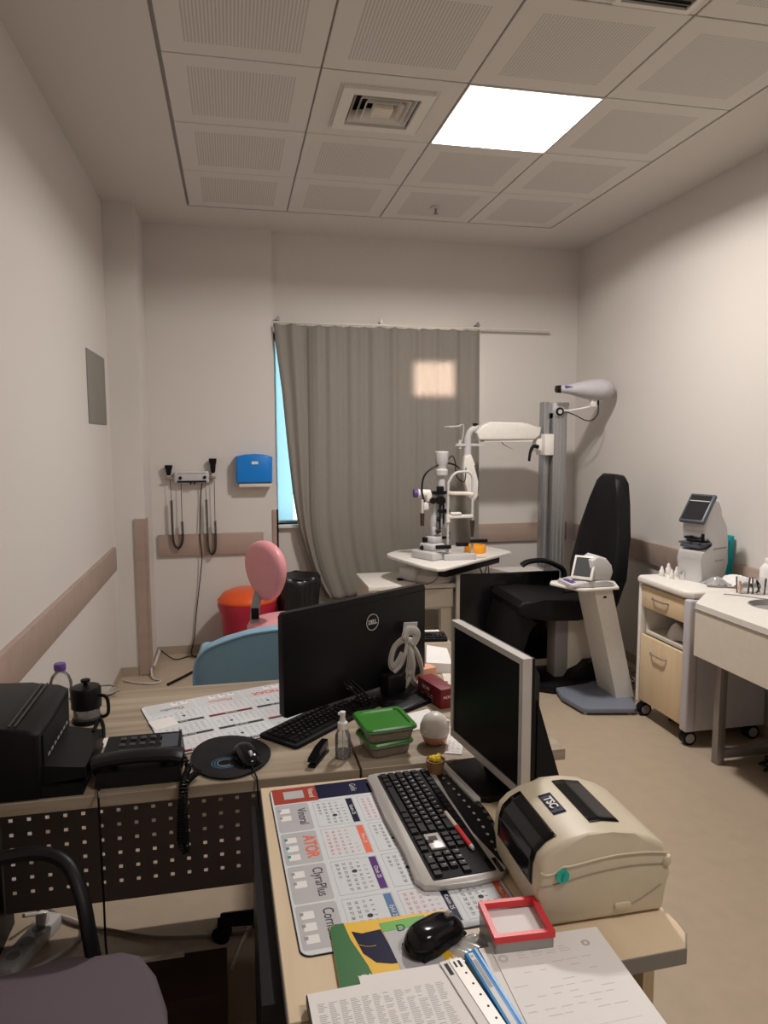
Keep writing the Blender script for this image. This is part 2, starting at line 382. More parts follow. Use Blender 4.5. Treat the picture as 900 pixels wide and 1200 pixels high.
# a luminaire with the same small bright source further back over the entrance end
def arealamp(name, loc, size, power, col, rot=(0, 0, 0), sizey=None, spread=180):
    l = bpy.data.lights.new(name, 'AREA'); l.energy = power; l.color = col; l.size = size
    if sizey: l.shape = 'RECTANGLE'; l.size_y = sizey
    l.spread = math.radians(spread)
    o = bpy.data.objects.new(name, l); COL.objects.link(o); o.location = loc; o.rotation_euler = rot; return o
lo = arealamp('light_source', (1.5, -1.5, CEIL+REC-.012), .20, 52, (1, .94, .89)); 
lo.parent = cl; lo.location = (0, 0, REC-.012)
cl2 = thing('ceiling_light', 'square light panel in the tiled ceiling behind the viewer', 'ceiling light', (1.5, -4.5, CEIL))
MB().bb(1.22, 1.78, -4.78, -4.22, CEIL-.006, CEIL+.001).build('diffuser', 'white', cl2)
lo2 = arealamp('light_source', (0, 0, -.012), .5, 25, (1, .93, .87)); lo2.parent = cl2

# ------------------------------------------------------------------ ceiling fittings
v = thing('ceiling_vent', 'square white air outlet with nested rings beside the light panel', 'ceiling vent', (.9, -1.5, CEIL))
m = MB()
def ring(m, cx, cy, h0, h1, z0, z1):
    m.bb(cx-h1, cx+h1, cy+h0, cy+h1, z0, z1); m.bb(cx-h1, cx+h1, cy-h1, cy-h0, z0, z1); m.bb(cx-h1, cx-h0, cy-h0, cy+h0, z0, z1); m.bb(cx+h0, cx+h1, cy-h0, cy+h0, z0, z1)
ring(m, .9, -1.5, .145, .195, CEIL-.012, CEIL+.006); m.build('vent_frame', 'white', v)
for k, (h0, h1, z) in enumerate(((.112, .124, -.002), (.086, .098, -.008), (.060, .072, -.012))):
    m = MB()
    # sloping louvre ring
    for s1, s2 in (((-1, -1), (1, -1)), ((1, -1), (1, 1)), ((1, 1), (-1, 1)), ((-1, 1), (-1, -1))):
        a = V((.9+s1[0]*h0, -1.5+s1[1]*h0, CEIL+z+.04)); b = V((.9+s2[0]*h0, -1.5+s2[1]*h0, CEIL+z+.04))
        c = V((.9+s2[0]*(h1+.012), -1.5+s2[1]*(h1+.012), CEIL+z)); d = V((.9+s1[0]*(h1+.012), -1.5+s1[1]*(h1+.012), CEIL+z))
        m.hull([a, b, c, d, a+V((0, 0, .003)), b+V((0, 0, .003)), c+V((0, 0, .003)), d+V((0, 0, .003))])
    m.build('louvre_ring', 'white', v)
MB().bb(.855, .945, -1.545, -1.455, CEIL-.014, CEIL+.01, .004).build('vent_core', 'white2', v)
MB().bb(.75, 1.05, -1.65, -1.35, CEIL+.07, CEIL+.08).build('vent_back', 'dark', v)
v = thing('ceiling_vent', 'long slotted dark air outlet at the top edge of the ceiling', 'ceiling vent', (1.62, -2.56, CEIL))
m = MB(); ring(m, 1.62, -2.56, .12, .14, CEIL-.010, CEIL+.002); m.build('vent_frame', 'white', v)
MB().bb(1.50, 1.74, -2.68, -2.44, CEIL-.001, CEIL+.001).build('vent_back', 'dark', v)
m = MB()
for k in range(9): m.box((1.62, -2.66+k*.025, CEIL-.005), (.24, .010, .003), Euler((.6, 0, 0)))
m.build('vent_slats', 'panelgrey', v)
v = thing('ceiling_sprinkler', 'small dark sprinkler head on a back row ceiling tile', 'sprinkler', (1.50, -.27, CEIL))
MB().lathe((1.5, -.27, CEIL-.008), [(.0, -.0), (.03, 0), (.033, .008), (.0, .009)]).build('rose', 'lgrey', v)
MB().cyl((1.5, -.27, CEIL-.035), (1.5, -.27, CEIL-.006), .007).cyl((1.5, -.27, CEIL-.04), (1.5, -.27, CEIL-.036), .016).build('head', 'steel', v)

# ------------------------------------------------------------------ wall fittings
o = tag(MB().bb(XL, XL+.006, -.676, -.145, 1.608, 2.0, .002).build('access_panel', 'panelgrey'), 'flat grey rectangular cover panel mounted high on the left wall', 'wall panel')
# diagnostic set
d = thing('diagnostic_set', 'wall mounted medical diagnostic station with two black coiled cord handles', 'diagnostic set', (-.06, .43, 1.20))
MB().bb(-.172, .065, .375, .428, 1.215, 1.300, .016, 4).build('housing', 'lgrey', d)
MB().bb(-.15, .045, .371, .376, 1.222, 1.235).cyl((-.128, .366, 1.255), (-.128, .378, 1.255), .011).cyl((.035, .366, 1.257), (.035, .378, 1.257), .011).bb(-.065, -.055, .366, .377, 1.210, 1.222).bb(-.04, -.03, .366, .377, 1.210, 1.222).build('dials', 'black', d)
MB().bb(-.15, .045, .3735, .376, 1.283, 1.287).build('dial_strip', 'steel', d)
for sx, z0, z1, xx in ((-1, 1.272, 1.343, -.205), (1, 1.285, 1.386, .091)):
    h = MB(); h.lathe((xx, .39, z0), [(.010, 0), (.016, .012), (.020, (z1-z0)*.55), (.026, (z1-z0)*.8), (.026, z1-z0), (.0, z1-z0+.001)]); h.build('instrument_handle', 'black', d)
    MB().bb(min(xx, xx-sx*.04)-.004, max(xx, xx-sx*.04)+.004, .38, .41, 1.245, 1.262).bb(xx-.02, xx+.02, .372, .412, 1.247, 1.26, .004).build('cradle', 'steel', d)
for (xa, xb, zt, zb) in ((-.196, -.125, 1.25, .765), (.038, .098, 1.25, .715)):
    path = [(xa, .385, zt), (xa+.002, .385, 1.10), (xa+.003, .385, .9), (xa+.008, .385, zb+.04), ((xa+xb)/2, .385, zb), (xb-.004, .385, zb+.05), (xb-.002, .385, .95), (xb, .385, zt-.02)]
    MB().tube(coil(path[1:-1], .0080, 48, 8), .0030, 5, smooth=False).build('coiled_cord', 'black', d)
    MB().tube(path[:2], .002, 6).tube(path[-2:], .0025, 6).build('straight_cord', 'black', d)
MB().tube([(.015, .39, 1.22), (.0, .41, 1.1), (-.01, .40, .85), (.0, .395, .70), (-.03, .41, .45), (-.05, .41, .3), (-.07, .41, .12), (-.09, .38, .01), (-.04, .30, .006), (.05, .25, .006)], .0035, 7).build('power_cord', 'black', d)
# towel dispenser
d = thing('paper_towel_dispenser', 'bright blue paper towel dispenser on wall left of the curtain', 'towel dispenser', (.37, .43, 1.19))
m = MB(); m.prism([(.248, 1.215), (.496, 1.215), (.500, 1.395), (.44, 1.412), (.38, 1.416), (.31, 1.412), (.248, 1.400)], .33, .428, 'xz', .012, 3); m.build('cover', 'dblue', d)
MB().bb(.265, .49, .345, .428, 1.185, 1.213, .006).build('base_tray', 'white2', d)
MB().bb(.355, .40, .326, .331, 1.345, 1.365).build('badge', 'white', d)
# sockets / little things on alcove floor corner
c = MB().tube([(-.32, .05, .10), (-.318, -.03, .03), (-.30, -.10, .008), (-.25, -.16, .008), (-.29, -.2, .008), (-.40, -.16, .008), (-.48, -.10, .008)], .006, 7).build('white_cable', 'cable'); tag(rebase(c), 'white cable looping round the foot of the wall column', 'cable')
c = MB().box((-.307, .22, .045), (.018, .36, .012), None, .003).build('cable_trunking', 'cable'); c.location = (0, 0, 0); tag(rebase(c), 'white cable strip running along the column base in the alcove', 'cable strip')
c = MB().tube([(-.30, .38, .05), (-.2, .28, .008), (-.1, .33, .008), (0, .30, .008), (.1, .36, .008)], .004, 6).build('black_cable', 'black'); tag(rebase(c), 'thin black cable lying on floor under the diagnostic station', 'cable')
c = MB().tube([(-.20, -.24, .009), (-.12, -.12, .009), (-.03, .02, .009), (.05, .1, .009)], .009, 6).build('black_cable', 'black'); tag(rebase(c), 'thick black cable on floor left of the blue chair', 'cable')

# ------------------------------------------------------------------ curtain
rod = thing('curtain_rail', 'thin pale curtain rail running past the curtain to the right', 'curtain rail', (1.55, .44, 2.33))
MB().bb(.52, 2.60, .425, .445, 2.325, 2.340, .003).build('rail', 'offw', rod)
for x in (.56, 1.30, 2.03): MB().bb(x-.012, x+.012, .42, YB, 2.345, 2.36).bb(x-.008, x+.008, .425, .44, 2.338, 2.375).build('bracket', 'steel', rod)
edge = [(2.315, .528), (2.20, .536), (1.85, .578), (1.485, .608), (1.12, .644), (.87, .683), (.615, .754), (.354, .88)]
def xl(z):
    for (za, xa), (zb, xb) in zip(edge, edge[1:]):
        if z >= zb:
            t = (za-z)/(za-zb); t = min(max(t, 0), 1); return xa+(xb-xa)*t
    return edge[-1][1]
def cur(u, w):
    z = 2.318-w*1.965
    ztop = z
    xr = 2.045+.01*w
    x0 = xl(z)
    q_ = min(max((1.05-z)/.70, 0), 1); xm = .738+.150*q_*q_
    fw = max(xm-x0, .02)+.02
    # the first tenth of the cloth is a loose folded flap
    flap = .13
    if u < flap:
        t = u/flap; wid = fw
        x = x0+wid*t; y = .400-.055*math.sin(t*PI)*(0.4+.8*w)-.012*math.sin(t*PI*4+.5)*(1-.5*w)
    else:
        t = (u-flap)/(1-flap)
        xs = xm-.015
        x = xs+(xr-xs)*t
        a = .0075*(1-.35*w); ph = t*2*PI
        y = .415+a*math.sin(ph*9.3+.6*math.sin(ph*2)+.5*w)+.006*(1-.6*w)*math.sin(ph*17+1.3)-.006*math.sin(ph*2.7+w)
        if t < .06: y += .035*(1-t/.06)
    if w < .012: z -= .010*abs(math.sin(u*PI*14))
    if w > .98: z += .012*math.sin(u*23)
    return (x, y, z)
o = MB().grid(cur, 420, 60).build('curtain', 'curtain', None, sharp=80, solid=.0015)
tag(rebase(o), 'grey taupe curtain hanging in folds with bright patch of light', 'curtain')
hk = []
hook = None
for k in range(14):
    x = .58+k*.111
    if hook is None:
        hook = MB().cyl((0, 0, -.016), (0, 0, .004), .004, seg=8).sph((0, 0, .006), .005, seg=8).build('curtain_glider', 'white'); o2 = hook
    else:
        o2 = hook.copy(); COL.objects.link(o2)
    o2.location = (x, .434, 2.318); tag(o2, 'small white glider holding the curtain under the rail', 'curtain hook', 'gliders along the curtain rail')

# ------------------------------------------------------------------ bins and pink chair
b = thing('waste_bin', 'red bagged waste bin with orange lid behind the pink chair', 'bin', (.305, .17, 0))
MB().lathe((.305, .17, 0), [(.13, 0), (.15, .02), (.185, .33), (.205, .40), (.200, .425), (.17, .428)], 28).build('bin_bag', 'redbag', b)
MB().lathe((.305, .17, .412), [(.196, 0), (.198, .025), (.19, .04), (.165, .07), (.12, .088), (.05, .095), (0, .096)], 32).lathe((.305, .17, .424), [(.190, 0), (.204, 0), (.206, .012), (.190, .014), (.190, 0)], 32).build('lid', 'orange', b)
b = thing('waste_bin', 'black bin lined with black bag below the curtain edge', 'bin', (.655, .16, 0))
m = MB()
def bag(u, w):
    a = 2*PI*u; r = .112+.034*w+.005*math.sin(a*9+w*4)+.004*math.sin(a*17-w*7); z = .58*w+.012*math.sin(a*5)*(w > .9)
    k = 1/max(abs(math.cos(a)), abs(math.sin(a)))**.5
    return (.650+r*k*math.cos(a), .16+r*k*math.sin(a), z)
m.grid(bag, 60, 14); m.cyl((.655, .16, .0), (.655, .16, .02), .10); m.build('bin_bag', 'blackbag', b, solid=.003, sharp=60)
MB().lathe((.655, .16, .565), [(.145, 0), (.150, .012), (.142, .02)], 28).build('rim', 'black', b)

p = thing('pink_chair', 'pink vinyl swivel chair with oval backrest beside the red bin', 'chair', (.50, -.86, 0))
def ellipse_pad(m, c, rx, rz, th, rot):
    prof = []
    n = 40; rings = 7; pts = []
    for i in range(rings+1):
        t = -1+2*i/rings; k = (1-abs(t)**3.2*.22); pts.append((t*th/2, k))
    rows = []
    for yy, k in pts:
        row = []
        for j in range(n):
            a = 2*PI*j/n; wz = math.sin(a); wx = math.cos(a)*(1+.20*wz)
            q = rot @ V((rx*.95*wx*k, yy, rz*wz*k)); row.append(m.bm.verts.new(V(c)+q))
        rows.append(row)
    for a, bq in zip(rows, rows[1:]):
        for j in range(n): m.bm.faces.new((a[j], a[(j+1) % n], bq[(j+1) % n], bq[j]))
    m.bm.faces.new(rows[0][::-1]); m.bm.faces.new(rows[-1]); return m
r = Euler((-.06, 0, math.radians(128))).to_matrix()
ellipse_pad(MB(), (.386, -.90, .820), .155, .165, .075, r).build('backrest', 'pink', p, sharp=60)
MB().tube([(.345, -.88, .70), (.325, -.885, .60), (.33, -.885, .50), (.40, -.875, .455), (.50, -.86, .45)], .014, 10, flat=(1, 1.8)).build('back_post', 'grey', p)
MB().bb(.305, .345, -.91, -.86, .56, .62, .006).build('clamp_knob', 'black', p)
MB().lathe((.50, -.86, .465), [(.0, 0), (.19, 0), (.215, .02), (.22, .045), (.205, .07), (.15, .085), (0, .09)], 36).build('seat', 'pink', p, sharp=60)
MB().cyl((.5, -.86, .08), (.5, -.86, .30), .03).cyl((.5, -.86, .28), (.5, -.86, .465), .018).cyl((.5, -.86, .44), (.5, -.86, .465), .09, .1).build('gas_column', 'black', p)
for k in range(5):
    a = 2*PI*k/5+.3; e = (.5+.26*math.cos(a), -.86+.26*math.sin(a))
    MB().tube([(.5+.02*math.cos(a), -.86+.02*math.sin(a), .11), (e[0], e[1], .065)], .018, 8, rf=lambda t: .022-.008*t).build('base_arm', 'black', p)
    MB().cyl((e[0]-.012*math.sin(a), e[1]+.012*math.cos(a), .026), (e[0]+.012*math.sin(a), e[1]-.012*math.cos(a), .026), .026).cyl((e[0], e[1], .026), (e[0], e[1], .06), .008).build('caster', 'black', p)

# blue chair (tub back towards us)
b = thing('blue_chair', 'slate blue vinyl armchair with rounded back behind the oak desk', 'chair', (.44, -1.75, 0))
prof = [(.055, .46), (.05, .56), (.058, .610), (.075, .650), (.115, .682), (.18, .712), (.27, .739), (.36, .753), (.45, .757), (.54, .753), (.63, .739), (.72, .714), (.785, .684), (.825, .652), (.84, .610), (.85, .56), (.845, .46)]
YC = -1.835
m = MB()
def backf(u, w, off):
    i = u*(len(prof)-1); k = min(int(i), len(prof)-2); t = i-k
    x = prof[k][0]*(1-t)+prof[k+1][0]*t; z = prof[k][1]*(1-t)+prof[k+1][1]*t
    zz = .44+(z-.44)*w
    cx = .45; y = YC+.20*((x-cx)/.4)**2*.35+off; return (cx+(x-cx)*(.93+.07*w), y-.03*w, zz)
N_ = 48
for off in (0, .07): m.grid(lambda u, w, off=off: backf(u, w, off), N_, 10)
m2 = m.bm; 
m.grid(lambda u, w: tuple(V(backf(u, 1, .07*w))+V((0, 0, .012*math.sin(w*PI)))), N_, 6)
m.grid(lambda u, w: backf(u, 0, .07*w), N_, 1)
m.grid(lambda u, w: backf(0, w, .07*u), 1, 10); m.grid(lambda u, w: backf(1, w, .07*u), 1, 10)
m.build('backrest', 'blue', b, sharp=50)
MB().tube([V(backf(u/24, 1, .0))+V((0, -.003, .002)) for u in range(25)], .006, 8).build('piping', 'blue', b)
MB().bb(.13, .77, -1.76, -1.35, .38, .48, .04, 4).build('seat', 'blue', b)
for x in (.06, .78): MB().bb(x, x+.07, -1.74, -1.40, .44, .60, .03, 4).build('armrest', 'blue', b)
for x, y in ((.14, -1.80), (.76, -1.80), (.14, -1.40), (.76, -1.40)): MB().cyl((x, y, 0), (x, y, .40), .013, .018).build('leg', 'chrome', b)

# ------------------------------------------------------------------ examination unit
u = thing('examination_unit', 'white instrument counter with drawers and black side panel by the window', 'instrument counter', (1.7, -.15, 0))
m = MB(); m.prism([(1.045, -.37), (2.36, -.37), (2.36, .10), (1.045, .10)], .562, .592, 'xy', .006); m.build('countertop', 'white', u)
MB().bb(1.05, 1.07, -.36, .09, 0, .562).bb(1.07, 1.60, .07, .09, .10, .562).bb(1.58, 1.60, -.36, .07, .44, .562).bb(1.07, 1.60, -.34, .07, .42, .44).build('cabinet_body', 'offw', u)
MB().bb(1.072, 1.33, -.372, -.352, .44, .558, .002).build('drawer', 'offw', u); MB().bb(1.335, 1.60, -.372, -.352, .44, .558, .002).build('drawer', 'offw', u)
MB().bb(1.53, 1.60, -.34, -.28, 0, .42).build('leg', 'offw', u)
MB().bb(1.633, 2.32, -.412, -.388, .06, .652, .003).build('side_panel', 'blackg', u)
MB().bb(1.612, 1.633, -.414, -.386, 0, .655, .002).build('panel_edge', 'white', u, label='white edge strip of the black panel')
# column
MB().bb(2.385, 2.425, .02, .10, .592, 1.775, .003).build('column', 'alu', u)
m = MB(); m.bb(2.44, 2.54, -.02, .09, .02, 1.70, .004); m.build('column', 'alu', u)
MB().bb(2.452, 2.456, -.024, -.02, .1, 1.69).bb(2.478, 2.484, -.024, -.02, .1, 1.69).bb(2.508, 2.514, -.024, -.02, .1, 1.69).bb(2.536, 2.538, -.024, -.02, .1, 1.69).bb(2.402, 2.408, .016, .02, .6, 1.77).build('column_groove', 'grey', u)
MB().prism([(2.44, 1.66), (2.54, 1.66), (2.565, 1.77), (2.44, 1.77)], -.01, .05, 'xz', .004).cyl((2.475, -.035, 1.705), (2.475, 0, 1.705), .036, seg=24).build('projector_bracket', 'lgrey', u)
MB().cyl((2.475, -.042, 1.705), (2.475, -.034, 1.705), .030).build('bracket_knob', 'black', u)
MB().cyl((2.475, -.046, 1.705), (2.475, -.040, 1.705), .015).build('knob_cap', 'lgrey', u)
# phoropter arm
MB().prism([(1.95, 1.51), (2.31, 1.51), (2.35, 1.54), (2.36, 1.60), (2.24, 1.615), (2.23, 1.63), (1.98, 1.635), (1.92, 1.61), (1.88, 1.56), (1.90, 1.51)], .0, .11, 'xz', .012, 3).build('swing_arm', 'white', u)
MB().prism([(1.94, 1.497), (2.30, 1.497), (2.30, 1.512), (1.94, 1.512)], .01, .10, 'xz').bb(2.33, 2.45, .02, .10, 1.43, 1.52, .01).bb(2.37, 2.44, -.035, .12, 1.40, 1.55, .008).build('arm_joint', 'white', u)
MB().tube([(2.33, -.01, 1.46), (2.29, -.015, 1.462), (2.27, -.015, 1.42), (2.262, -.015, 1.36)], .010, 8, rf=lambda t: .015-.006*t).build('clamp_lever', 'black', u)
MB().tube([(2.08, .05, 1.50), (2.10, .05, 1.475), (2.16, .05, 1.45)], .008, 8, flat=(.4, 1.4)).build('small_handle', 'white2', u)
MB().cyl((1.885, .05, 1.60), (1.885, .05, 1.625), .018).build('arm_knob', 'black', u)
MB().tube([(1.90, .05, 1.60), (1.85, .05, 1.57), (1.83, .05, 1.52)], .022, 10).cyl((1.83, .05, 1.40), (1.83, .05, 1.53), .026).bb(1.74, 1.94, .03, .07, 1.468, 1.485).cyl((1.775, .05, 1.45), (1.775, .05, 1.51), .012).build('arm_end', 'lgrey', u)
m = MB(); m.prism([(1.795, 1.40), (1.845, 1.41), (1.875, 1.34), (1.88, 1.22), (1.905, 1.13), (1.87, 1.08), (1.82, 1.12), (1.80, 1.22), (1.785, 1.32)], .0, .06, 'xz', .014, 3); m.build('hanging_head', 'white', u)
MB().tube([(1.66, .05, 1.60), (1.75, .05, 1.605), (1.80, .05, 1.61), (1.79, .05, 1.5)], .0035, 6).cyl((1.70, .05, 1.60), (1.78, .05, 1.605), .007, .004).build('thin_rod', 'lgrey', u)
# instrument table top on its pedestal
tt = thing('instrument_table', 'white tilted instrument table plate carrying the slit lamp', 'instrument table', (1.45, -.2, .592))
m = MB(); m.prism([(1.205, -.175), (1.22, -.25), (1.33, -.64), (1.385, -.735), (1.43, -.735), (2.046, -.25), (2.05, -.20), (1.95, .10), (1.86, .16), (1.30, -.02), (1.22, -.12)], .742, .762, 'xy', .006, 3); m.build('table_top', 'white', tt)
MB().prism([(1.42, -.64), (1.46, -.68), (1.95, -.28), (1.93, -.22), (1.75, -.15), (1.5, -.3)], .695, .742, 'xy', .004).build('swing_bracket', 'black', tt)
MB().lathe((1.50, -.22, .592), [(.15, 0), (.16, .02), (.155, .05), (.12, .07), (.10, .103), (0, .104)], 28).build('turntable', 'lgrey', tt)
MB().box((1.38, -.22, .64), (.14, .16, .09), Euler((0, 0, .5)), .02, 3).build('motor_box', 'lgrey', tt)
MB().bb(1.27, 1.31, -.22, -.18, .593, .605, .003).build('small_switch', 'black', tt)
c = MB().tube([(1.78, -.30, .72), (1.80, -.34, .66), (1.82, -.33, .61), (1.86, -.30, .70), (1.88, -.28, .62), (1.92, -.27, .60), (1.97, -.2, .597), (2.0, -.22, .60)], .005, 6).tube([(1.47, -.56, .72), (1.44, -.50, .64), (1.40, -.40, .60), (1.36, -.34, .60)], .005, 6).build('cable_loop', 'cableg', tt)
# slit lamp
s = thing('slit_lamp', 'grey and black slit lamp microscope with chin rest frame', 'slit lamp', (1.5, -.35, .762))
rz = Matrix.Translation((1.46, -.37, 0)) @ Matrix.Rotation(math.radians(28), 4, 'Z') @ Matrix.Translation((-1.46, .37, 0))
MB().bb(1.37, 1.54, -.47, -.27, .762, .815, .012, 3).xf(rz).build('base', 'lgrey', s)
MB().bb(1.40, 1.52, -.43, -.31, .815, .86, .012, 3).bb(1.43, 1.52, -.41, -.33, .86, .90, .01).xf(rz).build('slide_stage', 'lgrey', s)
MB().cyl((1.415, -.36, .815), (1.415, -.36, .87), .010, .013).build('joystick', 'lgrey', s)
MB().cyl((1.415, -.36, .865), (1.415, -.36, .895), .017, .02).cyl((1.385, -.37, .82), (1.40, -.37, .84), .014).build('joystick_grip', 'black', s)
MB().tube([(1.50, -.33, .88), (1.49, -.33, 1.0), (1.50, -.33, 1.12)], .026, 12, flat=(1, 1.3)).bb(1.46, 1.53, -.36, -.29, .90, .96, .012).bb(1.50, 1.56, -.37, -.31, .95, 1.10, .012).build('arm', 'lgrey', s)
MB().bb(1.44, 1.55, -.36, -.30, 1.09, 1.17, .014, 3).cyl((1.53, -.33, 1.15), (1.53, -.33, 1.28), .026, .022).lathe((1.53, -.33, 1.27), [(.022, 0), (.04, .02), (.042, .05), (.03, .06), (.034, .085), (.042, .10), (.044, .165), (.04, .17), (0, .171)], 24).build('lamp_housing', 'lgrey', s)
MB().cyl((1.37, -.34, 1.175), (1.45, -.34, 1.17), .028).bb(1.42, 1.48, -.37, -.31, 1.12, 1.18, .014).bb(1.405, 1.44, -.36, -.32, 1.07, 1.12, .006).build('microscope', 'white', s)
MB().cyl((1.345, -.34, 1.176), (1.372, -.34, 1.175), .027).build('eyepiece', 'vcap', s)
MB().bb(1.455, 1.55, -.385, -.36, 1.17, 1.19).bb(1.49, 1.53, -.39, -.35, 1.17, 1.22, .004).cyl((1.51, -.40, 1.13), (1.51, -.36, 1.13), .028).cyl((1.46, -.39, 1.13), (1.46, -.36, 1.13), .020).bb(1.50, 1.51, -.39, -.38, .95, 1.12).bb(1.525, 1.532, -.39, -.38, .98, 1.15).bb(1.49, 1.57, -.395, -.375, 1.055, 1.075, .004).cyl((1.485, -.385, 1.01), (1.50, -.385, 1.01), .015).cyl((1.55, -.385, .92), (1.57, -.385, .92), .010).cyl((1.48, -.385, .93), (1.51, -.385, .94), .013).bb(1.52, 1.57, -.39, -.37, .885, .90).bb(1.555, 1.562, -.39, -.382, .96, 1.20).build('knobs', 'black', s)
MB().cyl((1.385, -.40, .975), (1.385, -.40, 1.055), .012, .014).build('hanging_grip', 'brown', s)
MB().bb(1.378, 1.392, -.405, -.395, 1.055, 1.14).build('grip_holder', 'lgrey', s)
MB().tube([(1.405, -.38, 1.12), (1.39, -.37, 1.20), (1.41, -.36, 1.29), (1.48, -.35, 1.345), (1.56, -.33, 1.365), (1.63, -.3, 1.35), (1.69, -.2, 1.325)], .006, 8).tube([(1.56, -.33, 1.365), (1.60, -.32, 1.41), (1.63, -.3, 1.37), (1.64, -.3, 1.28), (1.70, -.28, 1.24), (1.72, -.25, 1.33)], .0035, 6).build('lamp_cable', 'black', s)
# chin rest frame
cy = -.46
MB().tube([(1.535, cy, .79), (1.535, cy, 1.20), (1.545, cy, 1.26), (1.58, cy, 1.305), (1.63, cy, 1.315), (1.67, cy, 1.31), (1.692, cy, 1.28), (1.695, cy, 1.20), (1.695, cy, .79)], .008, 10).build('chin_frame', 'lgrey', s)
MB().bb(1.505, 1.715, cy-.03, cy+.03, .762, .80, .004).build('frame_foot', 'lgrey', s)
MB().tube([(1.535, cy-.01, 1.185), (1.57, cy+.01, 1.18), (1.64, cy+.01, 1.178), (1.695, cy-.01, 1.172)], .012, 8, flat=(1, .35)).build('forehead_band', 'white2', s)
MB().bb(1.535, 1.695, cy-.015, cy+.015, 1.025, 1.045, .004).bb(1.55, 1.62, cy-.02, cy+.02, 1.045, 1.062, .008).cyl((1.535, cy, 1.00), (1.535, cy, 1.05), .014).build('chin_cup', 'white', s)
MB().cyl((1.69, cy-.015, .905), (1.69, cy-.015, 1.01), .008, .016).build('grip', 'brown', s)
for q in ((1.675, 1.79, cy-.03, cy-.01, .868, .890), (1.45, 1.55, cy-.03, cy-.01, .835, .86), (1.60, 1.68, cy+.02, cy+.05, .84, .865)): MB().bb(*q, .006).build('handlebar', 'black', s)
t = thing('tape_roll', 'orange ring shaped tape roll on the white instrument table', 'tape', (1.80, -.22, .762))
MB().lathe((1.80, -.22, .762), [(.050, .0), (.070, 0), (.072, .004), (.072, .046), (.070, .05), (.050, .05), (.050, 0)], 36).build('roll', 'orange2', t)
MB().cyl((1.80, -.22, .764), (1.80, -.22, .806), .049).build('roll_core', 'orange2', t)
# chart projector
p = thing('chart_projector', 'white teardrop shaped chart projector on the metal column', 'projector', (2.60, -.08, 1.75))
ax = Matrix.Rotation(PI/2, 3, 'Y')
MB().lathe((2.43, -.12, 1.855), [(.026, 0), (.028, .02), (.040, .08), (.062, .16), (.080, .24), (.084, .30), (.076, .35), (.05, .385), (.0, .395)], 30, ax @ Matrix.Diagonal((.9, 1.1, 1))).build('housing', 'lilac', p, sharp=60)
MB().lathe((2.405, -.12, 1.855), [(.024, 0), (.027, .03), (.020, .031), (.019, .004)], 24, ax).build('lens_ring', 'black', p)
MB().cyl((2.409, -.12, 1.855), (2.414, -.12, 1.855), .019).build('lens', 'vcap', p)
MB().prism([(2.455, 1.862), (2.52, 1.868), (2.455, 1.878)], -.162, -.150, 'xz').build('marking', 'vcap', p)
MB().bb(2.66, 2.70, -.14, -.10, 1.735, 1.79, .004).tube([(2.475, 0.0, 1.705), (2.56, -.05, 1.715), (2.68, -.12, 1.74)], .006, 8).build('mount', 'white', p)
MB().cyl((2.722, -.12, 1.75), (2.722, -.12, 1.79), .007).tube([(2.722, -.12, 1.76), (2.72, -.12, 1.69), (2.68, -.12, 1.645), (2.63, -.11, 1.645), (2.57, -.08, 1.68), (2.52, -.03, 1.705), (2.49, -.02, 1.705)], .004, 6).build('cable', 'black', p)

# patient chair
c = thing('patient_chair', 'black leather examination chair with tall tapered backrest facing the instruments', 'chair', (2.25, -.68, 0))
ol = [(-.20, 0), (-.25, .10), (-.275, .25), (-.275, .36), (-.24, .50), (-.17, .70), (-.115, .82), (-.10, .85), (-.07, .868), (.07, .868), (.10, .85), (.115, .82), (.17, .70), (.24, .50), (.275, .36), (.275, .25), (.25, .10), (.20, 0)]
m = MB(); m.prism(ol, -.045, .045, 'yz', .022, 3)
m.xf(Matrix.Translation((2.415, -.655, .44)) @ Matrix.Rotation(math.radians(9), 4, 'Y')); m.build('backrest', 'bleather', c, sharp=50)
m = MB(); m.prism([(1.84, .50), (1.83, .545), (1.86, .578), (2.00, .582), (2.20, .560), (2.45, .55), (2.47, .455), (2.2, .445), (2.0, .455), (1.90, .465)], -.90, -.43, 'xz', .022, 3); m.build('seat', 'bleather', c)
m = MB(); m.prism([(1.84, .52), (1.90, .46), (1.99, .45), (1.90, .38), (1.87, .20), (1.80, .19), (1.795, .36)], -.87, -.45, 'xz', .015, 2); m.build('leg_rest', 'bleather', c)
MB().tube([(2.035, -.455, .706), (2.08, -.455, .728), (2.18, -.455, .732), (2.27, -.455, .70), (2.325, -.455, .66), (2.33, -.455, .58), (2.33, -.455, .54)], .021, 10, flat=(.8, 1.3)).build('armrest', 'black', c)
MB().tube([(2.30, -.885, .60), (2.25, -.885, .625), (2.12, -.885, .62)], .016, 10, flat=(.6, 1.5)).build('armrest', 'black', c)
MB().bb(2.235, 2.40, -.72, -.60, .05, .44, .01).build('column', 'white2', c); MB().bb(2.15, 2.24, -.72, -.60, .04, .44, .01).build('column_cover', 'grey', c)
m = MB(); m.prism([(1.95, -.80), (2.07, -.89), (2.30, -.86), (2.52, -.74), (2.55, -.50), (2.0, -.48)], 0, .045, 'xy', .008, 2); m.build('base_plate', 'black', c)
m = MB(); m.prism([(2.21, .045), (2.24, .09), (2.30, .115), (2.34, .15), (2.46, .15), (2.46, .045)], -.80, -.55, 'xz', .01); m.build('foot_pedal', 'black', c)
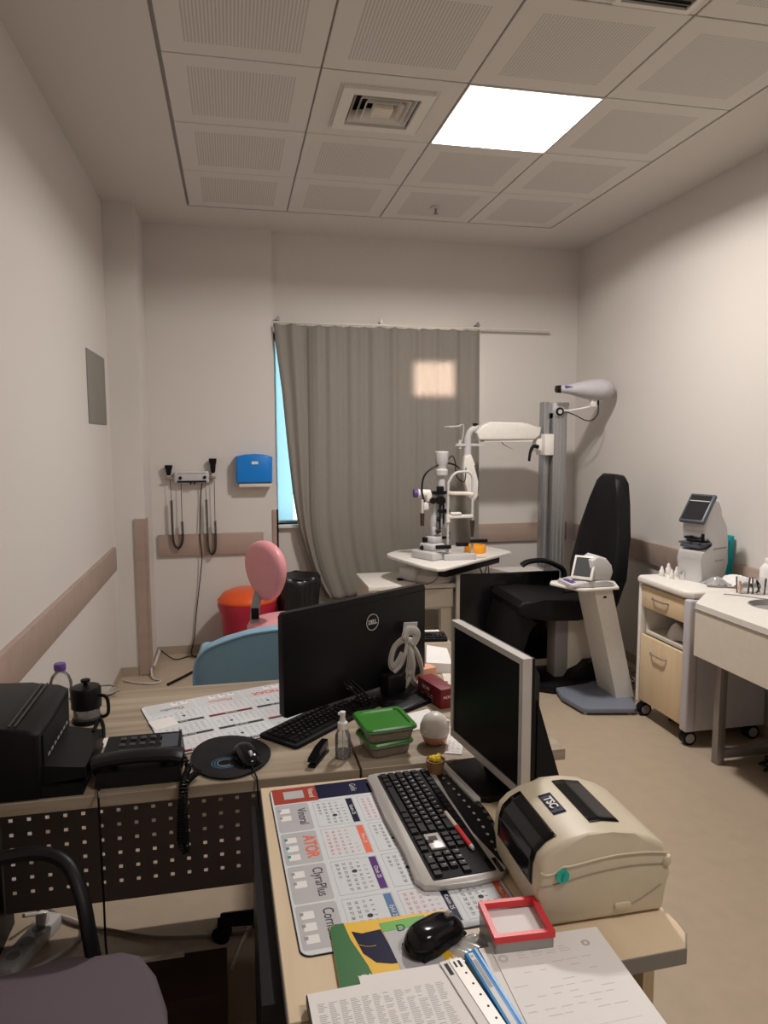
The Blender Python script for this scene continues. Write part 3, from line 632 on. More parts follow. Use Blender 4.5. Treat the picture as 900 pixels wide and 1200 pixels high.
# tonometer stand
s = thing('instrument_stand', 'white leaning pedestal stand with blue grey foot plate', 'stand', (2.27, -1.08, 0))
m = MB(); m.prism([(2.10, -.80), (2.055, -1.02), (2.085, -1.215), (2.12, -1.235), (2.36, -1.285), (2.385, -1.27), (2.49, -.98), (2.40, -.83)], .012, .040, 'xy', .006); m.build('foot_plate', 'bluegrey', s)
for q in ((2.11, -1.20), (2.35, -1.25)): MB().cyl((q[0], q[1], 0), (q[0], q[1], .013), .012).build('foot', 'white', s)
def leancol(m, x0b, x1b, x0t, x1t, y0, y1, zb, zt, bev=.004):
    m.hull([(x0b, y0, zb), (x1b, y0, zb), (x0b, y1, zb), (x1b, y1, zb), (x0t, y0, zt), (x1t, y0, zt), (x0t, y1, zt), (x1t, y1, zt)]); return m
leancol(MB(), 2.345, 2.455, 2.185, 2.295, -1.12, -.90, .04, .685).build('post', 'white', s)
MB().bb(2.245, 2.262, -1.123, -1.118, .628, .64).build('port', 'black', s)
m = MB(); m.prism([(1.985, -.98), (2.06, -1.16), (2.10, -1.185), (2.31, -1.17), (2.37, -1.02), (2.34, -.90), (2.02, -.92)], .685, .70, 'xy', .004); m.build('shelf', 'white', s)
d = thing('tonometer_monitor', 'small white instrument with tilted grey screen on the pedestal stand', 'instrument', (2.16, -1.06, .70))
MB().prism([(2.03, .702), (2.28, .702), (2.285, .73), (2.24, .735), (2.10, .735), (2.03, .72)], -1.16, -.98, 'xz', .008, 2).build('base', 'lgrey', d)
MB().bb(2.045, 2.11, -1.13, -1.02, .722, .729).xf(Matrix.Translation((0, 0, .0))).build('keypad', 'vcap', d)
m = MB(); m.prism([(2.14, .735), (2.27, .735), (2.285, .78), (2.275, .82), (2.24, .86), (2.19, .875), (2.15, .85)], -1.15, -1.02, 'xz', .012, 3); m.build('housing', 'lgrey', d)
rm = Matrix.Translation((2.128, -1.105, .803)) @ Matrix.Rotation(math.radians(42), 4, 'Z') @ Matrix.Rotation(math.radians(-62), 4, 'Y')
m = MB(); m.box((0, 0, 0), (.14, .125, .02), None, .006); m.xf(rm); m.build('screen_frame', 'white', d)
m = MB(); m.box((.002, 0, .0105), (.11, .095, .002)); m.xf(rm); m.build('screen', 'dgrey', d)
# cables on the floor
def messy(name, cx, cy, rx, ry, n, mt, label, r=.004):
    m = MB()
    for k in range(n):
        pts = []; a0 = random.random()*6
        for i in range(9):
            a = a0+i*random.uniform(.5, .95)
            pts.append((cx+rx*math.cos(a)*random.uniform(.45, 1), cy+ry*math.sin(a)*random.uniform(.45, 1), r+.003+random.random()*.035))
        m.tube(pts, r, 5)
    o = m.build(name, mt); tag(rebase(o), label, 'cables'); o['kind'] = 'stuff'; return o
messy('cable_tangle', 2.62, -.72, .13, .28, 14, 'cableg', 'tangled grey and white cables on floor beside the rolling cabinet')
messy('cable_tangle', 2.63, -1.42, .16, .16, 9, 'black', 'dark tangled cables on floor under the rolling cabinet')
messy('cable_tangle', 2.68, -2.03, .12, .12, 7, 'black', 'dark cable bundle on the lower rail of the hand wash table')

# ------------------------------------------------------------------ rolling cabinet
c = thing('rolling_cabinet', 'white rolling cabinet with birch drawer and door beside the pedestal stand', 'cabinet', (2.6, -1.46, 0))
m = MB(); m.prism([(2.365, -1.265), (2.365, -1.66), (2.40, -1.70), (2.84, -1.70), (2.84, -1.245), (2.385, -1.245)], .742, .782, 'xy', .014, 3); m.build('top', 'white', c)
MB().bb(2.40, 2.83, -1.27, -1.252, .075, .742, .003).bb(2.38, 2.42, -1.275, -1.25, .075, .742, .008, 3).build('side_panel', 'white', c)
MB().bb(2.40, 2.83, -1.70, -1.672, .075, .742, .003).bb(2.375, 2.43, -1.71, -1.655, .075, .742, .012, 4).build('side_panel', 'lilac', c)
MB().bb(2.42, 2.83, -1.66, -1.27, .075, .095).bb(2.42, 2.83, -1.66, -1.27, .46, .475).bb(2.42, 2.83, -1.66, -1.27, .60, .612).bb(2.81, 2.83, -1.66, -1.27, .09, .742).build('cabinet_body', 'offw', c)
dr = MB().bb(2.385, 2.405, -1.652, -1.28, .615, .732, .003).build('drawer', 'birch', c)
MB().tube([(2.385, -1.52, .68), (2.368, -1.50, .68), (2.366, -1.44, .68), (2.368, -1.40, .68), (2.385, -1.38, .68)], .0045, 6).build('handle', 'steel', dr)
dr = MB().bb(2.385, 2.405, -1.652, -1.28, .095, .462, .003).build('door', 'birch', c)
MB().tube([(2.385, -1.52, .385), (2.368, -1.50, .385), (2.366, -1.44, .385), (2.368, -1.40, .385), (2.385, -1.38, .385)], .0045, 6).build('handle', 'steel', dr)
for x, y in ((2.42, -1.67), (2.42, -1.28), (2.78, -1.67), (2.78, -1.28)):
    w_ = MB(); w_.cyl((x-.002, y-.020, .036), (x-.002, y+.020, .036), .036, seg=24); w_.build('caster', 'black', c)
    MB().cyl((x-.002, y-.023, .036), (x-.002, y-.019, .036), .024, seg=20).bb(x-.008, x+.012, y-.012, y+.012, .055, .076).build('caster_hub', 'grey', c)
t = MB().grid(lambda a, b_: (2.45+.13*a+.01*math.sin(b_*7), -1.62+.22*b_, .478+.05*abs(math.sin(a*PI))*(1+.4*math.sin(b_*9))+.01*math.sin(a*11+b_*5)), 16, 16).build('crumpled_paper', 'paper', solid=.002)
tag(rebase(t), 'crumpled white paper towels on the open shelf of the rolling cabinet', 'paper')
# lensmeter: side profile in the y-z plane, seen three quarter
l = thing('lensmeter', 'white lensmeter with tilted dark screen on the rolling cabinet', 'lensmeter', (2.63, -1.42, .782))
R0 = Matrix.Translation((2.632, -1.42, .782)) @ Matrix.Rotation(math.radians(22), 4, 'Z') @ Matrix.Scale(1.04, 4)
# local: -x front, z up
def LM(): return MB()
m = LM(); m.prism([(-.10, 0), (.12, 0), (.135, .08), (.14, .18), (.12, .27), (.07, .33), (.045, .345), (.04, .40), (-.03, .40), (-.045, .37), (-.075, .27), (-.07, .215), (-.06, .205), (.0, .20), (.0, .165), (-.10, .155), (-.105, .14), (-.09, .11)], -.065, .065, 'xz', .014, 3); m.xf(R0); m.build('body', 'lgrey', l, sharp=50)
m = LM(); m.box((0, 0, 0), (.170, .138, .022), None, .008, 3); m.xf(R0 @ Matrix.Translation((-.045, 0, .36)) @ Matrix.Rotation(math.radians(-52), 4, 'Y')); m.build('screen_frame', 'slate', l)
m = LM(); m.box((0, 0, .0110), (.145, .112, .002)); m.xf(R0 @ Matrix.Translation((-.045, 0, .36)) @ Matrix.Rotation(math.radians(-52), 4, 'Y')); m.build('screen', 'blackm', l)
m = LM(); m.bb(-.10, .02, -.055, .055, .168, .185, .004).bb(-.09, -.02, -.07, .07, .185, .195, .003); m.xf(R0); m.build('lens_table', 'slate', l)
m = LM(); m.bb(-.115, .0, -.05, -.035, .215, .223).bb(-.115, .0, .0, .015, .218, .226).cyl((-.07, -.05, .205), (-.07, -.05, .24), .008).cyl((-.05, .02, .205), (-.05, .02, .235), .012).bb(-.09, -.02, -.02, .04, .212, .222, .002).cyl((-.03, -.04, .20), (-.03, -.04, .25), .006); m.xf(R0); m.build('lens_clamp', 'black', l)
m = LM(); m.bb(.02, .09, -.0675, -.064, .095, .100).bb(.0, .11, -.0675, -.064, .155, .162); m.xf(R0); m.build('slot', 'grey', l)
t = thing('teal_box', 'teal blue plastic holder behind the lensmeter', 'holder', (2.82, -1.37, .782))
MB().prism([(2.795, .785), (2.845, .785), (2.845, 1.0), (2.825, 1.0), (2.81, .94)], -1.40, -1.34, 'xz', .005).build('holder', 'teal', t)
# bottles and small items on the cabinet
proto = None
spots = [(2.475, -1.315, 1), (2.535, -1.285, 1.15), (2.545, -1.345, 1), (2.485, -1.39, .9)]
labs = ['leftmost small white dropper bottle on the rolling cabinet', 'tallest small white dropper bottle at back of the cabinet group', 'small white dropper bottle nearest the lensmeter foot', 'shortest white dropper bottle in front of the cabinet group']
for (x, y, sc), lb in zip(spots, labs):
    if proto is None:
        proto = thing('dropper_bottle', lb, 'bottle', (x, y, .782), 0, 'dropper bottles on the rolling cabinet')
        bt = MB().lathe((0, 0, 0), [(.0, 0), (.013, 0), (.014, .004), (.014, .028), (.010, .034)], 16).build('bottle', 'white', proto, world=False)
        cp = MB().lathe((0, 0, .033), [(.009, 0), (.008, .012), (.003, .022), (0, .022)], 14).build('cap', 'paper', proto, world=False); pr = proto
    else:
        pr = proto.copy(); COL.objects.link(pr); pr.location = (x, y, .782); pr.scale = (sc, sc, sc)
        for ch in (bt, cp):
            k = ch.copy(); k.parent = pr; COL.objects.link(k)
        pr['label'] = lb
t = thing('measuring_cup', 'small metal and glass cup beside the white dropper bottles', 'cup', (2.525, -1.425, .782))
MB().lathe((2.525, -1.425, .782), [(0, 0), (.016, 0), (.017, .04), (.015, .041), (.015, .003), (0, .003)], 18).build('cup', 'chrome', t)
t = thing('plastic_pouch', 'crumpled clear white pouch in front of the lensmeter', 'pouch', (2.60, -1.56, .782))
MB().grid(lambda a, b_: (2.56+.11*a, -1.62+.10*b_, .784+.035*math.sin(a*PI)*math.sin(b_*PI)+.006*math.sin(a*21+b_*13)), 18, 14).build('pouch', 'smokebox', t, solid=.001)
t = MB().grid(lambda a, b_: (2.66+.15*a, -1.68+.15*b_, .784+.03*math.sin(a*PI)+.012*math.sin(a*9+b_*12)), 20, 14).build('paper_towel', 'paper', solid=.0015)
tag(rebase(t), 'folded white paper towel lying between lensmeter and glasses', 'paper towel')
t = MB().box((2.60, -1.655, .787), (.012, .16, .007), Euler((0, 0, 1.1)), .002).build('metal_tweezers', 'steel'); tag(rebase(t), 'slim metal instrument lying at front of the rolling cabinet', 'instrument')

# hand wash table at the right
t = thing('side_table', 'white table with round cut out and metal frame at right wall', 'table', (2.55, -2.2, 0))
m = MB(); bm = m.bm
# top with a hole (boolean-free: ring of quads)
outer = [(2.262, -3.00), (2.262, -1.905), (2.455, -1.715), (2.852, -1.715), (2.852, -3.00)]
hc, hr = (2.580, -2.02), .11
def ray_out(a):
    d = V((math.cos(a), math.sin(a))); best = 9
    n = len(outer)
    for i in range(n):
        p, q = V(outer[i]), V(outer[(i+1) % n]); e = q-p; den = d.x*e.y-d.y*e.x
        if abs(den) < 1e-9: continue
        w = p-V(hc); tt_ = (w.x*e.y-w.y*e.x)/den; uu = (w.x*d.y-w.y*d.x)/den
        if tt_ > 0 and -1e-6 <= uu <= 1+1e-6: best = min(best, tt_)
    return (hc[0]+d.x*best, hc[1]+d.y*best)
angs = sorted([2*PI*k/48 for k in range(48)]+[math.atan2(p[1]-hc[1], p[0]-hc[0]) % (2*PI) for p in outer])
rows = []
for z in (.780, .757):
    rows.append(([bm.verts.new((hc[0]+hr*math.cos(a), hc[1]+hr*math.sin(a), z)) for a in angs], [bm.verts.new(ray_out(a)+(z,)) for a in angs]))
n = len(angs)
for k in range(n):
    j = (k+1) % n
    bm.faces.new((rows[0][0][k], rows[0][0][j], rows[0][1][j], rows[0][1][k])); bm.faces.new((rows[1][0][k], rows[1][1][k], rows[1][1][j], rows[1][0][j]))
    bm.faces.new((rows[0][0][k], rows[1][0][k], rows[1][0][j], rows[0][0][j])); bm.faces.new((rows[0][1][k], rows[0][1][j], rows[1][1][j], rows[1][1][k]))
m.build('table_top', 'white', t)
m = MB(); m.hull([(2.257, -3.0, .754), (2.257, -3.0, .757), (2.257, -1.90, .754), (2.257, -1.90, .757), (2.452, -1.71, .754), (2.452, -1.71, .757), (2.85, -1.71, .754), (2.85, -1.71, .757), (2.85, -3.0, .754), (2.85, -3.0, .757)]); m.build('top_edging', 'grey', t)
m = MB(); m.prism([(2.262, -3.0), (2.262, -1.905), (2.28, -1.887), (2.28, -3.0)], .54, .754, 'xy'); m.build('front_apron', 'offw', t)
m = MB(); m.prism([(2.262, -1.905), (2.455, -1.715), (2.455, -1.74), (2.28, -1.91)], .54, .754, 'xy'); m.build('side_apron', 'offw', t)
for x, y in ((2.425, -1.89), (2.80, -1.89), (2.425, -2.9), (2.80, -2.9)): MB().bb(x-.02, x+.02, y-.02, y+.02, 0.0, .754, .002).build('leg', 'steel', t)
MB().bb(2.445, 2.78, -1.91, -1.87, .03, .07, .002).build('floor_rail', 'steel', t); MB().bb(2.78, 2.82, -2.88, -1.91, .20, .24).build('back_rail', 'steel', t)
MB().lathe((hc[0], hc[1], .60), [(0, 0), (.07, .0), (.10, .05), (.104, .156), (.112, .181), (.106, .182), (.1, .156)], 32).build('basin_ring', 'grey', t)
def drinkglass(x, y, lb):
    g = thing('drinking_glass', lb, 'glass', (x, y, .782), 0, 'glasses on the side table')
    g.location.z = .7805; W[g.name] = Matrix.Translation((x, y, .7805))
    MB().lathe((0, 0, 0), [(0, 0), (.028, 0), (.033, .075), (.031, .075), (.027, .004), (0, .004)], 24).build('glass', 'clear', g, world=False); return g
g = drinkglass(2.615, -1.765, 'clear drinking glass with pink tinted base left in the pair'); MB().cyl((-.022, -.01, .002), (-.024, -.01, .06), .006).build('pink_stick', 'peach', g, world=False)
g = drinkglass(2.675, -1.80, 'clear drinking glass with black stirrer right in the pair'); MB().tube([(-.03, -.02, .01), (-.01, -.02, .04), (-.032, -.02, .07)], .004, 6).tube([(-.03, -.02, .065), (-.012, -.02, .012)], .004, 6).build('black_stirrer', 'black', g, world=False)
g = thing('soap_bottle', 'white bottle cut off by the right edge of the view', 'bottle', (2.762, -1.748, .7805))
MB().lathe((2.762, -1.748, .7805), [(0, 0), (.032, 0), (.034, .01), (.034, .11), (.02, .13), (.014, .135), (.014, .16), (0, .16)], 24).build('bottle', 'paper', g)
o = MB().tube([(2.50, -1.78, .7835), (2.56, -1.83, .7835), (2.62, -1.92, .7835), (2.70, -2.0, .7835), (2.80, -2.06, .7835)], .0022, 6).build('thin_wire', 'grey'); tag(rebase(o), 'thin grey wire lying across the white side table', 'wire')

# ------------------------------------------------------------------ desks
DZ = .72
def desk(name, label, x0, x1, y0, y1, top, legs, group=None):
    d = thing(name, label, 'desk', ((x0+x1)/2, (y0+y1)/2, 0))
    MB().bb(x0, x1, y0, y1, DZ-.030, DZ, .0015, 1).build('desktop', top, d)
    for l in legs: MB().bb(*l).build('leg_panel', 'black', d)
    return d
d2 = desk('office_desk', 'grey oak desk with black perforated panel on the left side', -.508, .514, -3.06, -2.36, 'oak', [(-.508, -.485, -3.0, -2.40, 0, .69), (.485, .510, -2.62, -2.42, 0, .69)])
o = MB().bb(-.483, .484, -2.481, -2.479, .085, .688).build('perforated_panel', 'perf', d2)
d3 = desk('office_desk', 'long grey oak desk in the middle carrying the black branded monitor', .520, 1.06, -3.06, -1.88, 'oak', [(.54, 1.04, -1.96, -1.93, 0, .69), (.52, .545, -2.9, -2.75, 0, .69)])
d1 = thing('office_desk', 'pale maple desk in the foreground carrying the label printer', 'desk', (.6, -3.45, 0))
MB().prism([(.272, -3.105), (.905, -3.105), (.938, -3.72), (.936, -3.745), (.915, -3.775), (.285, -3.792)], DZ-.028, DZ, 'xy', .001, 1).build('desktop', 'maple', d1)
MB().prism([(.2715, -3.105), (.906, -3.1045), (.94, -3.72), (.938, -3.747), (.917, -3.777), (.284, -3.794)], DZ-.0275, DZ-.0015, 'xy').build('edge_band', 'panelgrey', d1)
MB().bb(.250, .290, -3.72, -3.13, 0, DZ-.028).build('leg_panel', 'black', d1)
MB().bb(.865, .885, -3.74, -3.13, 0, DZ-.028).build('leg_panel', 'maple', d1)

# ---- printed calendar mats
def Fm(o, ang):   # frame: origin, reading direction angle
    return Matrix.Translation(V(o)) @ Matrix.Rotation(ang, 4, 'Z')
def cal_mat(name, label, fr, U, H, logos, cols, z=.0025, band=True, nblock=4):
    t = thing(name, label, 'desk mat', fr.translation); t.location.z = DZ
    W[t.name] = Matrix.Translation(t.location)
    def rr(u0, u1, v0, v1, r, n=6):
        pts = []
        for cx, cy, a0 in ((u1-r, v1-r, 0), (u0+r, v1-r, 90), (u0+r, v0+r, 180), (u1-r, v0+r, 270)):
            for k in range(n+1):
                a = math.radians(a0+90*k/n); pts.append((cx+r*math.cos(a), cy+r*math.sin(a)))
        return pts
    MB().prism(rr(0, U, 0, H, .018), 0, z-.0008, 'xy').xf(fr).build('mat_base', 'black', t)
    MB().prism(rr(.002, U-.002, .002, H-.002, .017), z-.0012, z, 'xy').xf(fr).build('printed_sheet', 'paper2', t)
    e = .00025
    def quad(m, u0, u1, v0, v1, k=1): m.bb(u0, u1, v0, v1, z, z+e*k)
    u_off = .075 if band else .012
    rd = (fr.to_3x3() @ V((1, 0, 0))); up = (fr.to_3x3() @ V((0, 1, 0)))
    def P(u, v, k=2): return fr @ V((u, v, z+e*k))
    def tx(b, s, u, v, m, **kw): 
        kw.setdefault('ext', .0001); return text(b, s, P(u, v), rd, up, m, t, **kw)
    if band:
        m = MB(); quad(m, .004, u_off-.006, .105, H-.006); m.xf(fr).build('header_band', 'navy', t)
        m = MB(); quad(m, .004, u_off-.002, .006, .105); m.xf(fr).build('header_corner', 'redp', t)
        m = MB(); quad(m, .020, .055, .03, .075, 2); m.xf(fr).build('header_badge', 'greyp', t)
        for i, w in enumerate(('Avora', 'Gelo', 'Cilda', 'Dexa')): pass
        tx('Vinoral', .018, .037, .092, 'paper', sx=.8)
        for i, w in enumerate(('Gefix', 'Gomal', 'OTI', 'Jella')): tx(w, .020, .036, .19+i*.05, 'greyp', sx=.8)
    # logo strip
    lw = (U-u_off-.01)/len(logos)
    for i, (w, c) in enumerate(logos):
        u0 = u_off+i*lw
        m = MB(); m.prism(rr(u0+.003, u0+lw-.003, .006, .078, .006), z, z+e, 'xy').xf(fr).build('logo_field', 'greyp' if band else 'palep', t)
        tx(w, .034 if len(w) < 5 else .027, u0+lw/2, .060, c, sx=.85, bold=.0008 if len(w) < 5 else 0)
        for k in range(2 if i % 2 == 0 else 3):
            m = MB(); quad(m, u0+.02+k*.030, u0+.040+k*.030, .014, .036, 2); m.xf(fr).build('product_picture', 'paper', t)
            m = MB(); quad(m, u0+.022+k*.030, u0+.03+k*.030, .012, .018, 3); m.xf(fr).build('picture_detail', 'grey' if i != 1 else 'teal', t)
    # month blocks
    bw = (U-u_off-.012)/nblock; nrow = 3; bh = (H-.084)/nrow
    names = ['January', 'February', 'March', 'April', 'May', 'June', 'July', 'August', 'September', 'October', 'November', 'December']
    rnd = random.Random(3)
    fr_m = MB()
    for r in range(nrow):
        for c in range(nblock):
            u0, v0 = u_off+c*bw+.006, .084+r*bh+.004; u1, v1 = u0+bw-.012, v0+bh-.010
            for q in ((u0, u1, v0, v0+.0006), (u0, u1, v1-.0006, v1), (u0, u0+.0006, v0, v1), (u1-.0006, u1, v0, v1)): quad(fr_m, q[0], q[1], q[2], q[3])
            m = MB(); quad(m, u0+.002, u1-.002, v1-.016, v1-.002, 1); m.xf(fr).build('month_bar', cols[(c+r) % len(cols)], t)
            tx(('Kasim', 'Mart', 'Ocak', 'Eylul')[(c+r) % 4]+' 25', .011, (u0+u1)/2, v1-.009, 'paper', name='month_name')
            st = rnd.randint(0, 4); rows = []; d_ = 1-st
            for k in range(5):
                rows.append('  '.join('%2s' % (str(d_+j) if 1 <= d_+j <= 31 else ' ') for j in range(7))); d_ += 7
            gw = (u1-u0)/8
            body = []
            for k in range(5):
                for j in range(7):
                    dn = 1-st+k*7+j
                    if 1 <= dn <= 31: body.append((str(dn), u0+gw*(j+1), v1-.024-(k+.3)*(v1-v0-.026)/5))
            # one mesh of digits for the block
            bmd = bmesh.new()
            for s_, uu, vv in body:
                me = digit_mesh(s_)
                mt = fr @ Matrix.Translation((uu, vv, z+e)) @ Matrix.Scale(.0085, 4)
                tmp = me.copy(); tmp.transform(mt); bmd.from_mesh(tmp); bpy.data.meshes.remove(tmp)
            mb = MB(); mb.bm.free(); mb.bm = bmd; mb.build('day_numbers', 'ink' if (c+r) % 3 != 1 else 'inkr', t)
            if (r+c) % 3 != 1:
                k = rnd.randint(1, 5); MB().cyl((u0+gw*k, v1-.05, z), (u0+gw*k, v1-.05, z+e*1.5), .005, seg=14).xf(fr).build('pen_mark', 'ink', t)
    fr_m.xf(fr).build('month_outlines', 'inkg', t)
    return t
_dm = {}
def digit_mesh(s_):
    if s_ in _dm: return _dm[s_]
    cu = bpy.data.curves.new('d', 'FONT'); cu.body = s_; cu.size = 1.0; cu.align_x = 'CENTER'; cu.align_y = 'CENTER'; cu.resolution_u = 2
    o = bpy.data.objects.new('d', cu); COL.objects.link(o); dg = bpy.context.evaluated_depsgraph_get(); dg.update()
    me = bpy.data.meshes.new_from_object(o.evaluated_get(dg)); bpy.data.objects.remove(o); _dm[s_] = me; return me
cal_mat('calendar_mat', 'calendar desk mat with navy band lying under the silver edged keyboard', Fm((.290, -3.123, DZ), math.radians(-87.7)), .550, .385,
        [('Vinoral', 'navy'), ('ATOR', 'orangep'), ('ClyraPlus', 'ink'), ('Corneila', 'ink')], ['navy', 'orangep', 'purple', 'bluep'])
cal_mat('calendar_mat', 'calendar desk mat with red and black month bars left of black monitor', Fm((.375, -2.395, DZ), math.radians(197)), .46, .385,
        [('NOAX', 'inkr'), ('Maxilon', 'inkr'), ('Oxudin', 'ink')], ['ink', 'dred', 'ink'], band=False, nblock=3)

# ---- keyboards
def rpoly(x0, x1, y0, y1, r, n=5):
    pts = []
    for cx, cy, a0 in ((x1-r, y1-r, 0), (x0+r, y1-r, 90), (x0+r, y0+r, 180), (x1-r, y0+r, 270)):
        for k in range(n+1):
            a = math.radians(a0+90*k/n); pts.append((cx+r*math.cos(a), cy+r*math.sin(a)))
    return pts
keymeshes = {}
def key(parent, x, y, w, h, z, mt, wm):
    k = (round(w, 4), round(h, 4), mt)
    if k not in keymeshes:
        m = MB(); t_ = .0022
        m.hull([(-w/2, -h/2, 0), (w/2, -h/2, 0), (w/2, h/2, 0), (-w/2, h/2, 0), (-w/2+t_, -h/2+t_, .006), (w/2-t_, -h/2+t_, .006), (w/2-t_, h/2-t_, .006), (-w/2+t_, h/2-t_, .006)])
        me = bpy.data.meshes.new('key'); m.bm.to_mesh(me); m.bm.free(); me.materials.append(M[mt]); keymeshes[k] = me
    o = bpy.data.objects.new('key', keymeshes[k]); COL.objects.link(o); o.parent = parent
    o.matrix_local = Matrix.Translation((x, y, z)); return o
def keyboard(name, label, loc, rz, mt_key, full, L_=.45, legend='paper'):
    """local frame: x along the keys left to right, y towards the function row; origin at the left near corner"""
    k = thing(name, label, 'keyboard', loc, rz)
    p = .0187 if full else .0180; kw = p-.002
    def lab(s_, x, y): 
        me = digit_mesh(s_); o = me.copy(); o.transform(Matrix.Translation((x-.002, y+.002, z0+.0062)) @ Matrix.Scale(.0075, 4)); return o
    x0 = .020; y0 = .034 if full else .012; z0 = .012 if full else .010
    rows = [['', '', '', ' ', '', '', '', ''], list('ZXCVBNM<>?'), list('ASDFGHJKL;I'), list('QWERTYUIOP{}'), list('1234567890-'), ['']*13]
    leg = bmesh.new()
    def add(x, y, w, ch=''):
        key(k, x+w/2, y+kw/2, w, kw, z0, mt_key, None)
        if ch.strip():
            t = lab(ch, x+w/2, y+kw/2); leg.from_mesh(t); bpy.data.meshes.remove(t)
    ws = {0: [1.3, 1, 1.2, 6.2, 1.2, 1, 1, 1.2], 1: [2.2]+[1]*10+[2.0], 2: [1.8]+[1]*11+[1.4], 3: [1.5]+[1]*12+[.9], 4: [1.0]+[1]*11+[2.2], 5: [1.2]+[1.08]*12}
    tot = 14.2
    for r in range(6):
        x = x0; w = ws[r]; s_ = tot/sum(w); chs = {1: ['']+list('ZXCVBNM<>?')+[''], 2: ['']+list('ASDFGHJKLSI')+[''], 3: ['']+list('QWERTYUIOPGU')+[''], 4: ['']+list('1234567890*')+['']}.get(r, ['']*20)
        for i, q in enumerate(w):
            add(x, y0+r*p+(.006 if r == 5 else 0), q*s_*p-.002, chs[i] if i < len(chs) else ''); x += q*s_*p
    xn = x0+tot*p+.006
    # arrows
    for i in range(3): add(xn+i*p, y0, kw, '')
    add(xn+p, y0+p, kw, '')
    for r in (3, 4):
        for i in range(3): 
            if full and r == 3 and False: continue
            add(xn+i*p, y0+r*p, kw, '')
    xk = xn+3*p+.006
    nk = [['0', '', ','], ['1', '2', '3'], ['4', '5', '6'], ['7', '8', '9']]
    add(xk, y0, 2*p-.002, '0'); add(xk+2*p, y0, kw, ',')
    for r in range(1, 4):
        for i in range(3): add(xk+i*p, y0+r*p, kw, nk[r][i])
    for r in (1, 3): add(xk+3*p, y0+r*p-(p if r == 1 else 0), kw, '')
    xe = xk+4*p
    mb = MB(); mb.bm.free(); mb.bm = leg; mb.build('key_lettering', legend, k, world=False)
    return k, x0, y0, p, xn, xk, xe, z0
# foreground keyboard
k, x0, y0, p, xn, xk, xe, z0 = keyboard('keyboard', 'black keyboard with silver rim lying on the navy banded calendar mat', (.512, -3.118, DZ+.0035), math.radians(-87.2), 'black', True)
E_ = xe+.018
body = [(0, .03), (.004, .012), (.02, .004), (.08, .006), (.20, .002), (.33, .006), (E_-.03, .0), (E_-.006, .010), (E_, .04), (E_+.004, .10), (E_, .155), (E_-.02, .175), (E_-.08, .166), (.30, .158), (.15, .160), (.04, .168), (.012, .160), (.0, .14)]
MB().prism(body, 0, .011, 'xy', .003, 2).build('keyboard_body', 'silver', k, world=False, sharp=50)
MB().prism(rpoly(x0-.004, xe+.002, y0-.004, y0+6*p+.007, .004), .010, .0125, 'xy').build('key_well', 'blackm', k, world=False)
arc = []
for i in range(21):
    t = i/20; arc.append((.03+t*(E_-.07), .158))
top_ = [(.05+t/20*(E_-.11), .198+.026*math.sin(PI*t/20)-.004) for t in range(20, -1, -1)]
MB().prism(arc+top_, 0, .010, 'xy', .002).build('media_strip', 'black', k, world=False)
for i in range(12):
    t = (i+.8)/13
    MB().sph((.05+t*(E_-.10), .194+.020*math.sin(PI*t), .011), .007, (1, .75, .35), 10).build('media_key', 'dgrey', k, world=False)
    MB().sph((.045+t*(E_-.09), .176+.012*math.sin(PI*t), .011), .0045, (1, .75, .35), 10).build('media_key', 'grey', k, world=False)
MB().bb(xn-.001, xn+3*p-.004, y0+2*p-.016, y0+3*p-.004, .0122, .0175, .002).build('bare_silver_patch', 'silver', k, world=False)
MB().bb(xn+.012, xn+.026, y0+2*p-.010, y0+2*p+.006, .0170, .0185).build('empty_key_socket', 'brown', k, world=False)
MB().bb(xk+2*p+.004, xe-.002, y0+6*p-.004, y0+6*p+.006, .012, .0135).bb(xe-.035, xe+.008, .158, .166, .0108, .0122).build('indicator_window', 'blackg', k, world=False)
# second keyboard
k2, *_ = keyboard('keyboard', 'all black keyboard partly under the black monitor on oak desk', (.366, -2.925, DZ), math.radians(43), 'black', False, legend='lgrey')
MB().prism(rpoly(.008, _[5]+.008, 0, .138, .008), 0, .010, 'xy', .003, 2).build('keyboard_body', 'blackm', k2, world=False)
# third keyboard far
k3, *_ = keyboard('keyboard', 'black keyboard at the far end of the middle desk', (.79, -2.015, DZ+.001), math.radians(-8), 'black', False, legend='lgrey')
MB().prism(rpoly(.008, _[5]+.008, 0, .138, .008), 0, .010, 'xy', .003, 2).build('keyboard_body', 'blackm', k3, world=False)
k3.scale = (.62, .8, 1)

pn = thing('pen', 'red and white pen lying across the foreground keyboard', 'pen', (.655, -3.41, .745))
def P3(a, b, t): return tuple(V(a).lerp(V(b), t))
a, b = (.650, -3.335, .7405), (.663, -3.475, .7405)
MB().cyl(a, P3(a, b, .42), .0042, .0046, 14).build('pen_barrel', 'white2', pn); MB().cyl(P3(a, b, .42), P3(a, b, .93), .0052, .005, 14).build('pen_cap', 'red', pn); MB().cyl(P3(a, b, .93), b, .005, .003, 14).build('pen_tip', 'lgrey', pn)

# ---- label printer
lp = thing('label_printer', 'beige domed label printer with dark windows and green round button', 'label printer', (.81, -3.60, DZ))
prof = [(.712, .722), (.704, .745), (.700, .785), (.701, .820), (.708, .842), (.724, .857), (.750, .869), (.790, .876), (.830, .876), (.870, .869), (.905, .857), (.930, .841), (.939, .822), (.940, .790), (.934, .735), (.930, .722)]
Y0, Y1 = -3.690, -3.485
MB().prism(prof, Y0, Y1, 'xz', .010, 4).build('casing', 'beige', lp, sharp=50)
